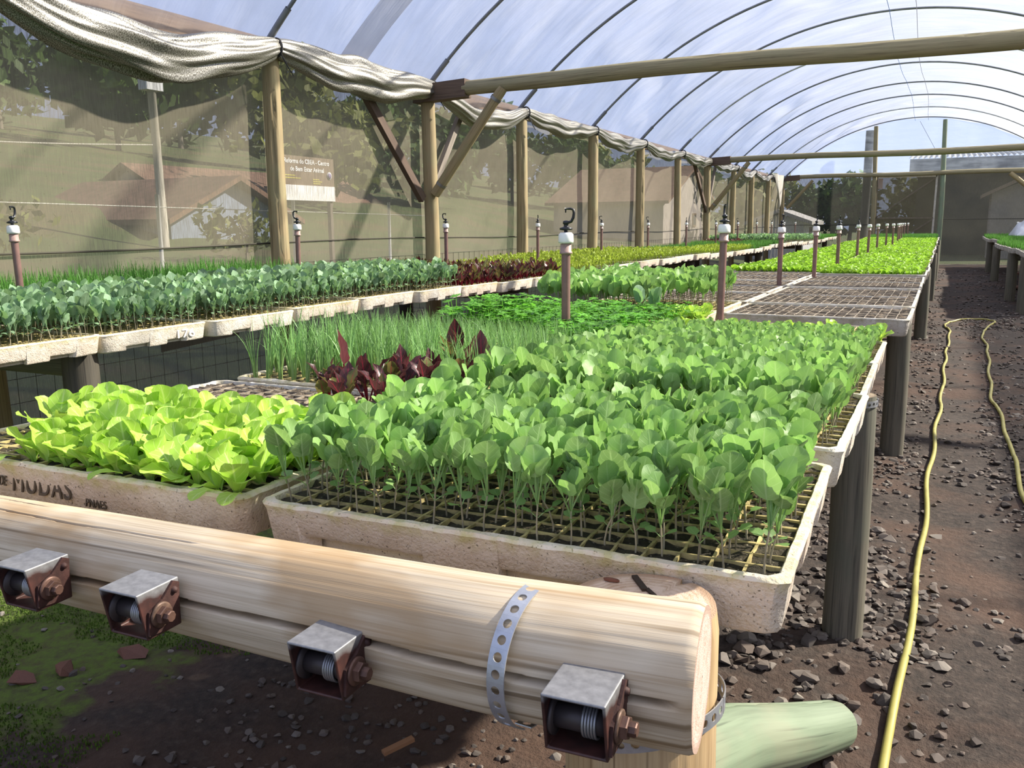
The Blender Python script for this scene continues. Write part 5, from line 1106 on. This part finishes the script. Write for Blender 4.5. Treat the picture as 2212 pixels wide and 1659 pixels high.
BR = [brassica(100 + i, nl=5, L=0.037, W=0.032) for i in range(12)]; BRlow = [brassica(100 + i, nl=4, cot=False, hi=False).merged() for i in range(10)]
KB = Kind('cabbage_seedling', BR, [L_STEM, L_BRAS], 'young cabbage seedling with rounded green leaves in the stained front tray', 'seedling', 'cabbage seedlings in the front tray')
x0, x1 = C - WD / 2 + 0.014, C + WD / 2 - 0.014
X, Y, I, J = cells(x0, x1, 0.878, 1.338, 18, 15, 0.003, 1, 0.98, True); g = np.random.default_rng(4)
rc = 0.022
for i in range(len(X)):
    dx, dy = X[i] - C, Y[i] - 1.107; near_right = 0.92 if X[i] > -0.2 else 1.0
    KB.put(X[i] - dy * rc, Y[i] + dx * rc, -0.011, g.uniform(0, 6.28), g.uniform(0.88, 1.14), g.integers(0, 12), (g.normal(0, 0.06), g.normal(0, 0.06)), 'cabbage seedling in the stained front tray, ' + place_of(J[i], I[i]))
X, Y, I, J = cells(x0 + 0.005, x1 + 0.005, 1.415, 1.89, 18, 16, 0.003, 2, 1.0, True)
o = np.argsort(J * 100 + I); X, Y, I, J = X[o], Y[o], I[o], J[o]
for i in range(36): KB.put(X[i], Y[i], 0.0, g.uniform(0, 6.28), g.uniform(0.9, 1.15), g.integers(0, 12), (g.normal(0, 0.06), g.normal(0, 0.06)), 'cabbage seedling in the white rimmed second tray, ' + place_of(J[i], I[i]), 'cabbage seedlings of the second tray edge')
Xa, Ya = cells(x0, x1, 1.93, 2.39, 18, 16, 0.004, 3); Xb, Yb = cells(x0 - 0.005, x1 - 0.005, 2.43, 2.85, 18, 15, 0.004, 4)
X, Y = np.concatenate([X[36:], Xa, Xb]), np.concatenate([Y[36:], Ya, Yb])
BRmid = [brassica(100 + i, nl=5, cot=False, mid=True).merged() for i in range(8)]
stuff('cabbage_bed', BRmid, [L_STEM, L_BRAS], X, Y, -0.006, 'dense bed of cabbage seedlings covering the trays behind the front tray', 'seedlings', 5, 0.92, 1.15, np.interp(Y, [1.4, 2.0, 2.45, 2.9], [1.0, 0.85, 0.62, 0.45]))

# --- pale lettuce
def lettuce(seed, nl=6, L=0.066, W=0.040, hi=True):
    g = np.random.default_rng(seed); p = Proto(); a0 = g.uniform(0, 6.28)
    for k in range(nl):
        s = g.uniform(0.8, 1.12) * (0.6 if k == nl - 1 else 1.0); tilt = g.uniform(0.1, 0.6) if k < nl - 2 else g.uniform(0.5, 1.1)
        lf = leaf_tpl(L * s, W * s, 'lettuce', tilt, g.uniform(0.2, 1.0), g.uniform(0.0, 0.4), 0.22, 0.0, 6 if hi else 2, 9 if hi else 3, seed * 10 + k)
        p.add('leaf', xf(lf, rotz(a0 + k * 2.4 + g.normal(0, 0.25)), (0, 0, -0.002)), 0)
    return p
LE = [lettuce(300 + i) for i in range(10)]
KL = Kind('lettuce_seedling', LE, [L_LETT], 'pale yellow green lettuce seedling in the mossy stencilled tray', 'lettuce', 'lettuce seedlings in the stencilled tray')
X, Y, I, J = cells(CL - 0.32, CL + 0.335, 0.86, 1.185, 17, 8, 0.004, 11, 0.97, True); g = np.random.default_rng(12)
for i in range(len(X)):
    if X[i] < -1.33 + 0.10 * (Y[i] - 0.86) and Y[i] < 1.02: continue
    if X[i] < -1.47: continue
    KL.put(X[i], Y[i] + (X[i] - CL) * 0.022, -0.008, g.uniform(0, 6.28), g.uniform(0.92, 1.28), g.integers(0, 10), (g.normal(0, 0.08), g.normal(0, 0.08)), 'pale lettuce in the mossy stencilled tray, ' + place_of(J[i], I[i]))
for li, (x, y, rz_) in enumerate(((-1.06, 0.858, 2.6), (-1.30, 0.856, 3.3), (-0.865, 0.853, 3.0), (-0.83, 0.855, 3.4))):       # outer leaves hanging over the rim
    lf = Proto().add('leaf', xf(leaf_tpl(0.05, 0.028, 'lettuce', 1.1, 1.3, 0.2, 0.15, 0, 6, 9, int(x * 100) % 97), rotz(rz_)), 0)
    kk = Kind('lettuce_seedling', [lf], [L_LETT], ('lettuce leaf drooping over the middle of the stencilled tray rim', 'lettuce leaf drooping over the large stencilled letters', 'lettuce leaf drooping over the tray rim close to the cabbage tray', 'lettuce leaf lying on the rim corner where the two front trays meet')[li], 'lettuce', 'lettuce leaves drooping over the rim'); kk.put(x, y, 0.002, 0, 1.0, 0)
X, Y, I, J = cells(C - 0.34, C + 0.20, 2.90, 3.08, 13, 3, 0.006, 13, 0.9, True)
for i in range(len(X)): KL.put(X[i], Y[i], -0.02, g.uniform(0, 6.28), g.uniform(0.75, 1.0), g.integers(0, 10), (0, 0), 'small lettuce behind the cabbage bed, ' + place_of(J[i], I[i]), 'lettuces before the bare trays')
KL.put(-0.150, 2.86, 0.0, 5.2, 0.9, 2, (0.2, 0.3), 'lone bright lettuce at the path end of the cabbage bed', None)
X, Y, I, J = cells(-0.97, -0.80, 3.25, 3.5, 5, 6, 0.006, 14, 0.9, True)
for i in range(len(X)): KL.put(X[i], Y[i], -0.005, g.uniform(0, 6.28), g.uniform(0.6, 0.85), g.integers(0, 10), (0, 0), 'small lettuce beside the leaning sprinkler, ' + place_of(J[i], I[i]), 'lettuces beside the leaning sprinkler')

# --- chives
def chive(seed, n=14, h=0.165, w=0.0016, seg=6):
    g = np.random.default_rng(seed); V = []; Q = []; U = []; k0 = 0
    for _ in range(n):
        a = g.uniform(0, 6.28); hh = h * g.uniform(0.65, 1.1); bend = g.uniform(0.1, 0.55) if g.uniform() < 0.85 else g.uniform(0.8, 1.6); t = np.linspace(0, 1, seg + 1); ang = 0.06 + bend * t ** 1.6
        r = np.concatenate([[0], np.cumsum(np.sin(ang[:-1]) * hh / seg)]) + 0.004; z = np.concatenate([[0], np.cumsum(np.cos(ang[:-1]) * hh / seg)]); ww = w * (1 - 0.85 * t ** 2)
        d = np.array([math.cos(a), math.sin(a)]); b = a + g.uniform(-1.2, 1.2) + PI / 2; e = np.array([math.cos(b), math.sin(b)])
        c = np.stack([r * d[0], r * d[1], z], 1); o_ = np.stack([ww * e[0], ww * e[1], np.zeros(seg + 1)], 1)
        V.append(np.stack([c - o_, c + o_], 1).reshape(-1, 3)); i = np.arange(seg) * 2 + k0; Q.append(np.stack([i, i + 1, i + 3, i + 2], 1)); U.append(np.stack([np.tile([0, 1], seg + 1), np.repeat(t, 2)], 1)); k0 += 2 * (seg + 1)
    return Proto().add('blades', (np.concatenate(V), np.concatenate(Q), np.concatenate(U)), 0)
CH = [chive(400 + i) for i in range(10)]
KC = Kind('chive_clump', CH, [L_CHIVE], 'clump of thin upright chive blades in the trays behind the beets', 'chives', 'chive clumps behind the beets', split=False)
X1, Y1, I1, J1 = cells(CL - 0.325, CL + 0.33, 1.59, 2.06, 17, 12, 0.003, 21, 1.0, True); X2, Y2, I2, J2 = cells(CL - 0.325, CL + 0.33, 2.10, 2.42, 17, 8, 0.003, 22, 1.0, True)
X, Y, I, J = np.concatenate([X1, X2]), np.concatenate([Y1, Y2]), np.concatenate([I1, I2]), np.concatenate([J1, J2 + 12]); o = np.argsort(J * 100 + I); X, Y, I, J = X[o], Y[o], I[o], J[o]; g = np.random.default_rng(23)
for i in range(300 if len(X) > 300 else len(X)): KC.put(X[i], Y[i], -0.008, g.uniform(0, 6.28), g.uniform(0.82, 1.12) * np.interp(Y[i], [1.6, 1.9, 2.4], [1.0, 0.85, 0.55]) * (0.9 if X[i] > -1.1 else 1.0), g.integers(0, 10), (g.normal(0, 0.05), g.normal(0, 0.07) - 0.03), 'chive clump behind the beets, ' + place_of(J[i], I[i]))
stuff('chive_bed', [c.merged() for c in CH[:6]], [L_CHIVE], X[300:], Y[300:], -0.008, 'back rows of the chives next to the parsley', 'chives', 24, 0.8, 1.1, np.interp(Y[300:], [1.6, 1.9, 2.4], [1.0, 0.85, 0.55]))

# --- beets
def beet(seed, nl=7, h=0.095, small=False):
    g = np.random.default_rng(seed); p = Proto(); a0 = g.uniform(0, 6.28)
    for k in range(nl):
        s = g.uniform(0.7, 1.15); lf = leaf_tpl(0.052 * s, 0.028 * s, 'beet', g.uniform(0.05, 0.7), g.uniform(-0.1, 0.9), g.uniform(0.1, 0.5), 0.28, h * 0.5 * g.uniform(0.6, 1.1), 4 if not small else 2, 7 if not small else 3, seed * 10 + k, 0.0015)
        V, Q, U = lf; nq = len(Q)
        blade = (V[:-8], Q[:-2], U[:-8]); pet = (V[-8:], np.array([[0, 1, 2, 3], [4, 5, 6, 7]]), U[-8:]); M = rotz(a0 + k * 2.4 + g.normal(0, 0.3))
        p.add('leaf', xf(blade, M), 1 if g.uniform() < 0.6 else 2); p.add('leaf_stalk', xf(pet, M), 0)
    return p
BE = [beet(600 + i) for i in range(9)]
g = np.random.default_rng(33)
bspots = [(-1.075, 1.36, 1.0), (-1.035, 1.44, 1.0), (-1.0, 1.33, 0.95), (-0.965, 1.42, 1.05), (-0.93, 1.34, 0.85), (-0.995, 1.50, 1.0), (-0.93, 1.50, 0.95), (-0.90, 1.58, 0.95), (-0.945, 1.66, 1.05), (-0.985, 1.60, 0.95), (-0.87, 1.47, 0.8), (-1.10, 1.42, 0.8)]
KBE = Kind('beet_seedling', BE, [L_BSTEM, L_BEET, L_BEETG], 'dark purple beet seedling with crinkled leaves between the pale lettuce and the chives', 'beet', 'beets between the lettuce and the chives')
for i, (x, y, s) in enumerate(bspots): KBE.put(x, y, -0.008, g.uniform(0, 6.28), s * 1.25, i % 9, (g.normal(0, 0.1), g.normal(0, 0.1)), f'dark purple beet between lettuce and chives, {ORD[i]} counted from its outer front corner')
# two tall beets that stand out: one raised red leaf, one tall dark leaf
for nm, x, y, mt, lab, hgt, rz_ in (('beet_seedling', -1.085, 1.435, L_BEETR, 'beet with one tall upright wine red leaf before the chives', 0.085, 2.7), ('beet_seedling', -0.975, 1.70, L_BEET, 'beet with one tall upright dark pointed leaf before the chives', 0.085, 3.6), ('beet_seedling', -0.885, 1.655, L_BEET, 'beet with a curled dark leaf beside the cabbage bed', 0.065, 0.6)):
    p = Proto(); lf = leaf_tpl(0.074, 0.040, 'beet', 0.05, 0.25, 0.25, 0.12, hgt, 6, 10, int(abs(x * 1000)), 0.0017); V, Q, U = lf
    p.add('leaf', (V[:-8], Q[:-2], U[:-8]), 1); p.add('leaf_stalk', (V[-8:], np.array([[0, 1, 2, 3], [4, 5, 6, 7]]), U[-8:]), 0)
    for k in range(3):
        V, Q, U = leaf_tpl(0.045, 0.026, 'beet', 0.5, 0.8, 0.3, 0.25, 0.04, 4, 7, 77 + k + int(abs(x * 100)), 0.0015); M = rotz(1.0 + 2.1 * k)
        p.add('leaf', xf((V[:-8], Q[:-2], U[:-8]), M), 2); p.add('leaf_stalk', xf((V[-8:], np.array([[0, 1, 2, 3], [4, 5, 6, 7]]), U[-8:]), M), 0)
    Kind(nm, [p], [L_BSTEM, mt, L_BEETG], lab, 'beet', 'beets between the lettuce and the chives').put(x, y, -0.005, rz_, 1.0, 0)

# --- parsley
def parsley(seed, n=9, h=0.062):
    g = np.random.default_rng(seed); V = []; Q = []; U = []; M = []; k0 = 0
    def addq(v, m, u=((0, 0), (1, 0), (1, 1), (0, 1))):
        nonlocal k0
        V.append(np.asarray(v, float)); Q.append([[k0, k0 + 1, k0 + 2, k0 + 3]]); U.append(np.asarray(u, float)); M.append(m); k0 += 4
    for _ in range(n):
        a = g.uniform(0, 6.28); r = g.uniform(0.004, 0.034); hh = h * g.uniform(0.55, 1.15); e = np.array([math.cos(a) * r, math.sin(a) * r, hh]); w = 0.0009
        addq([(-w, 0, 0), (w, 0, 0), e + (w, 0, 0), e - (w, 0, 0)], 0)
        for k in range(3):
            b = a + (k - 1) * 1.25; L = g.uniform(0.011, 0.017); d = np.array([math.cos(b), math.sin(b), g.uniform(-0.2, 0.35)]); s = np.array([-math.sin(b), math.cos(b), g.uniform(-0.2, 0.2)]) * L * 0.48
            addq([e, e + d * L * 0.55 + s, e + d * L, e + d * L * 0.55 - s], 0)
            addq([e + d * L * 0.4 + s * 0.4, e + d * L * 0.75 + s * 1.5, e + d * L * 1.05 + s * 0.8, e + d * L * 0.7 + s * 0.1], 0)
            addq([e + d * L * 0.4 - s * 0.4, e + d * L * 0.75 - s * 1.5, e + d * L * 1.05 - s * 0.8, e + d * L * 0.7 - s * 0.1], 0)
    return Proto().add('fronds', (np.concatenate(V), np.concatenate(Q), np.concatenate(U)), 0)
PA = [parsley(700 + i) for i in range(8)]
KP = Kind('parsley_tuft', PA, [L_PARS], 'tuft of bright green parsley behind the chives and around the big sprinkler', 'parsley', 'parsley tufts behind the chives', split=False)
X1, Y1, I1, J1 = cells(CL - 0.30, CL + 0.36, 2.46, 3.10, 15, 13, 0.006, 41, 1.0, True); X2, Y2, I2, J2 = cells(-1.02, -0.80, 2.30, 2.56, 5, 6, 0.006, 42, 1.0, True)
X, Y, I, J, S_ = np.concatenate([X1, X2]), np.concatenate([Y1, Y2]), np.concatenate([I1, I2]), np.concatenate([J1, J2]), [0] * len(X1) + [1] * len(X2); g = np.random.default_rng(43)
for i in range(len(X)):
    edge = (X[i] < -1.33 and 2.95 > Y[i] > 2.5)
    KP.put(X[i], Y[i], -0.006, g.uniform(0, 6.28), g.uniform(1.0, 1.35) * (1.3 if edge else 1.0), g.integers(0, 8), (g.normal(0, 0.1), g.normal(0, 0.1)), ('parsley tuft behind the chives, ', 'parsley tuft in front of the big sprinkler, ')[S_[i]] + place_of(J[i], I[i]))

# --- tall cabbages
TC = [brassica(800 + i, h=0.075, nl=5, L=0.056, W=0.046, cot=False) for i in range(8)]
KT = Kind('cabbage_plant', TC, [L_STEM, L_BRAS], 'taller cabbage plant in the crowded block behind the parsley', 'cabbage', 'tall cabbages behind the parsley', split=False)
X1, Y1, I1, J1 = cells(CL - 0.28, CL + 0.34, 3.20, 3.58, 13, 8, 0.006, 51, 1.0, True); X2, Y2, I2, J2 = cells(CL - 0.28, CL + 0.34, 3.64, 4.08, 13, 9, 0.006, 52, 1.0, True); X, Y, I, J = np.concatenate([X1, X2]), np.concatenate([Y1, Y2]), np.concatenate([I1, I2]), np.concatenate([J1, J2 + 8]); g = np.random.default_rng(53)
for i in range(len(X)):
    if X[i] > -0.98 and Y[i] < 3.5: continue
    KT.put(X[i], Y[i], -0.006, g.uniform(0, 6.28), g.uniform(0.85, 1.12), g.integers(0, 8), (g.normal(0, 0.05), g.normal(0, 0.05)), 'tall cabbage behind the parsley, ' + place_of(J[i], I[i]))
KT2 = Kind('cabbage_plant', [brassica(850 + i, h=0.045, nl=5, L=0.060, W=0.042) for i in range(2)], [L_STEM, L_BRAS2], 'bluish cabbage standing alone at the edge of the parsley', 'cabbage', 'bluish cabbages at the edge of the parsley')
for x, y, k in ((-0.965, 3.02, 0), (-0.925, 3.08, 1)): KT2.put(x, y, 0, k * 2, 1.0, k, (0, 0), ('bluish cabbage standing alone at the edge of the parsley', 'second bluish cabbage just behind the lone one by the parsley')[k])

# --- net side bench plants
def lz(y): return 0.008 * math.sin(y * 2.1)
front = [t for t in LB if t[0] == 0]; back = [t for t in LB if t[0] == 1]
B2 = [brassica(900 + i, h=0.046, nl=6, L=0.036, W=0.030, cot=True) for i in range(10)]  # cabbage seedlings like those in the front trays, bluer in leaf
KB2 = Kind('bluish_cabbage_seedling', B2, [L_STEM, L_BRAS2], 'bluish cabbage seedling', 'seedling', 'bluish cabbage seedlings on the net side bench', split=False)
Xs, Ys, Zs, Ls = [], [], [], []
for (c_, x, y0, y1, dz) in front:
    if y0 > 4.3: break
    X, Y, I, J = cells(x - 0.325, x + 0.325, y0 + 0.012, y1 - 0.012, 17, 13, 0.004, int(y0 * 100), 1.0, True); Ls += [f'bluish cabbage seedling, {ORD[i_]} row in and {ORD[j_]} along tray {ORD[len(Xs)]} of the net side bench' for i_, j_ in zip(I, J)]; Xs.append(X); Ys.append(Y); Zs.append(np.full(len(X), dz - 0.008))
X, Y, Z = np.concatenate(Xs), np.concatenate(Ys), np.concatenate(Zs); o = np.argsort(-X + 0.05 * Y); X, Y, Z = X[o], Y[o], Z[o]; Ls = [Ls[q] for q in o]; g = np.random.default_rng(61)
for i in range(290): KB2.put(X[i], Y[i], Z[i], g.uniform(0, 6.28), g.uniform(0.85, 1.25), g.integers(0, 10), (g.normal(0, 0.07), g.normal(0, 0.07)), Ls[i])
B2m = [brassica(900 + i, h=0.046, nl=6, L=0.036, W=0.030, cot=False, hi=False).merged() for i in range(8)]
stuff('bluish_cabbage_bed', B2m, [L_STEM, L_BRAS2], X[290:], Y[290:], Z[290:], 'dense bluish green cabbage bed on the net side bench', 'seedlings', 62, 1.0, 1.45)
BES = [beet(640 + i, 6, 0.085, True) for i in range(8)]
KBS = Kind('beet_seedling', BES, [L_BSTEM, L_BEET, L_BEETG], 'small dark beet seedling on the net side bench beyond the bluish cabbages', 'beet', 'small beets on the net side bench', split=False)
Xs, Ys = [], []
for (c_, x, y0, y1, dz) in front:
    if 4.3 < y0 < 5.8: X, Y = cells(x - 0.325, x + 0.325, y0 + 0.01, y1 - 0.01, 13, 10, 0.006, int(y0 * 100)); Xs.append(X); Ys.append(Y)
for (c_, x, y0, y1, dz) in back:
    if 3.9 < y0 < 6.0: X, Y = cells(x - 0.325, x + 0.325, y0 + 0.01, y1 - 0.01, 11, 8, 0.006, int(y0 * 100) + 1); Xs.append(X); Ys.append(Y)
X, Y = np.concatenate(Xs), np.concatenate(Ys); o = np.argsort(-X * 2 + Y); X, Y = X[o], Y[o]; g = np.random.default_rng(63)
for i in range(min(250, len(X))): KBS.put(X[i], Y[i], -0.006, g.uniform(0, 6.28), g.uniform(0.85, 1.35), g.integers(0, 8), (g.normal(0, 0.1), g.normal(0, 0.1)), f'small dark beet beyond the bluish cabbage bed, {ORD[i // 13]} line in, {ORD[i % 13]} along')
if len(X) > 250: stuff('beet_bed', [b.merged() for b in BES], [L_BSTEM, L_BEET, L_BEETG], X[250:], Y[250:], -0.006, 'dark beet bed against the net beyond the chive grass', 'seedlings', 64, 0.95, 1.4)
GRT = [chive(460 + i, 10, 0.15, 0.0026, 3).merged() for i in range(6)]
GR = [chive(450 + i, 9, 0.085, 0.0022, 3).merged() for i in range(6)]
def bed(name, trays, protos, mats, nx, dens, lab, cat, seed, s0=0.8, s1=1.2, w=0.65):
    Xs, Ys, Zs = [], [], []
    for (x, y0, y1, dz) in trays: X, Y = cells(x - w / 2, x + w / 2, y0 + 0.01, y1 - 0.01, nx, max(2, int((y1 - y0) / dens)), 0.008, int(y0 * 100) + seed); Xs.append(X); Ys.append(Y); Zs.append(np.full(len(X), dz - 0.006))
    if Xs: stuff(name, protos, mats, np.concatenate(Xs), np.concatenate(Ys), np.concatenate(Zs), lab, cat, seed, s0, s1)
bed('chive_bed', [t[1:] for t in back if t[2] < 3.9], GRT, [L_GRASS], 17, 0.04, 'short chive grass growing behind the bluish cabbage bed along the net', 'chives', 71, 0.8, 1.3)
SPR = [brassica(950 + i, h=0.018, nl=2, L=0.018, W=0.015, cot=False, hi=False).merged() for i in range(6)]
bed('sprout_bed', [t[1:] for t in LB if 5.8 < t[2] < 13 and not (t[0] == 1 and t[2] < 6.0) and not (t[0] == 1 and t[2] > 10.5)], SPR, [L_LIME, L_LIME], 18, 0.037, 'wide bed of tiny lime green sprouts on the net side bench', 'seedlings', 72, 0.9, 1.4)
bed('chive_bed', [t[1:] for t in LB if (t[0] == 1 and 10.5 < t[2] < 15) or (t[0] == 0 and 13 <= t[2] < 15.5)], GR, [L_GRASS], 16, 0.045, 'short dark green grass bed beyond the lime sprouts', 'chives', 73, 0.7, 1.0)
BF = [brassica(970 + i, h=0.04, nl=4, L=0.05, W=0.042, cot=False, hi=False).merged() for i in range(6)]
bed('cabbage_bed', [t[1:] for t in LB if 15.5 <= t[2] < 20], BF, [L_STEM, L_BRAS2], 12, 0.06, 'dark green cabbage bed far along the net side bench', 'seedlings', 74, 0.9, 1.3)
bed('grass_bed', [t[1:] for t in LB if t[2] >= 20], GR, [L_GRASS], 14, 0.05, 'green grassy bed at the very end of the net side bench', 'seedlings', 75, 0.8, 1.1)
bed('beet_bed', [t[1:] for t in back if 15.0 <= t[2] < 18.5], [b.merged() for b in BES[:4]], [L_BSTEM, L_BEET, L_BEET], 9, 0.08, 'reddish beet bed against the net far along the bench', 'seedlings', 76, 0.8, 1.1)
# --- far lettuce of the centre bench
LF = [lettuce(330 + i, 5, 0.048, 0.034, False) for i in range(8)]
KF = Kind('lettuce_seedling', LF, [L_LETTF], 'bright young lettuce at the near edge of the far lettuce bed behind the bare trays', 'lettuce', 'lettuces at the edge of the far bed', split=False)
X1, Y1 = cells(C - 0.30, C + 0.36, 6.44, 6.62, 17, 4, 0.006, 81); X2, Y2 = cells(CL - 0.28, CL + 0.38, 6.77, 6.95, 17, 4, 0.006, 82)
g = np.random.default_rng(83)
for q, (x, y) in enumerate(zip(np.concatenate([X1, X2]), np.concatenate([Y1, Y2]))): KF.put(x, y, 0.0, g.uniform(0, 6.28), g.uniform(0.85, 1.15), g.integers(0, 8), (0, 0), ('edge lettuce of the far path row, ', 'edge lettuce of the far inner row, ')[q >= len(X1)] + place_of(q % len(X1) % 4, 16 - q % len(X1) // 4))
LFm = [l.merged() for l in LF]
tr = [(x, max(y0, (6.63 if x > -0.8 else 6.96)), y1, dz) for (x, y0, y1, dz) in FAR_MAIN]
bed('lettuce_bed', [t for t in tr if t[2] < 17], LFm, [L_LETTF], 16, 0.042, 'long bed of bright young lettuce on the centre bench', 'lettuce', 84, 0.85, 1.15)
bed('lettuce_bed', [t for t in tr if 17 <= t[2] < 20.5], LFm, [L_LETTF], 14, 0.05, 'bright lettuce bed on the centre bench before the last green rows', 'lettuce', 85, 0.85, 1.2)
bed('grass_bed', [t for t in tr if t[2] >= 20.5], GR, [L_GRASS], 14, 0.05, 'darker green last rows at the end of the centre bench', 'seedlings', 86, 0.9, 1.3)
bed('grass_bed', RB, GR, [L_GRASS], 11, 0.062, 'dark green grassy bed on the bench across the path', 'seedlings', 87, 0.8, 1.1)
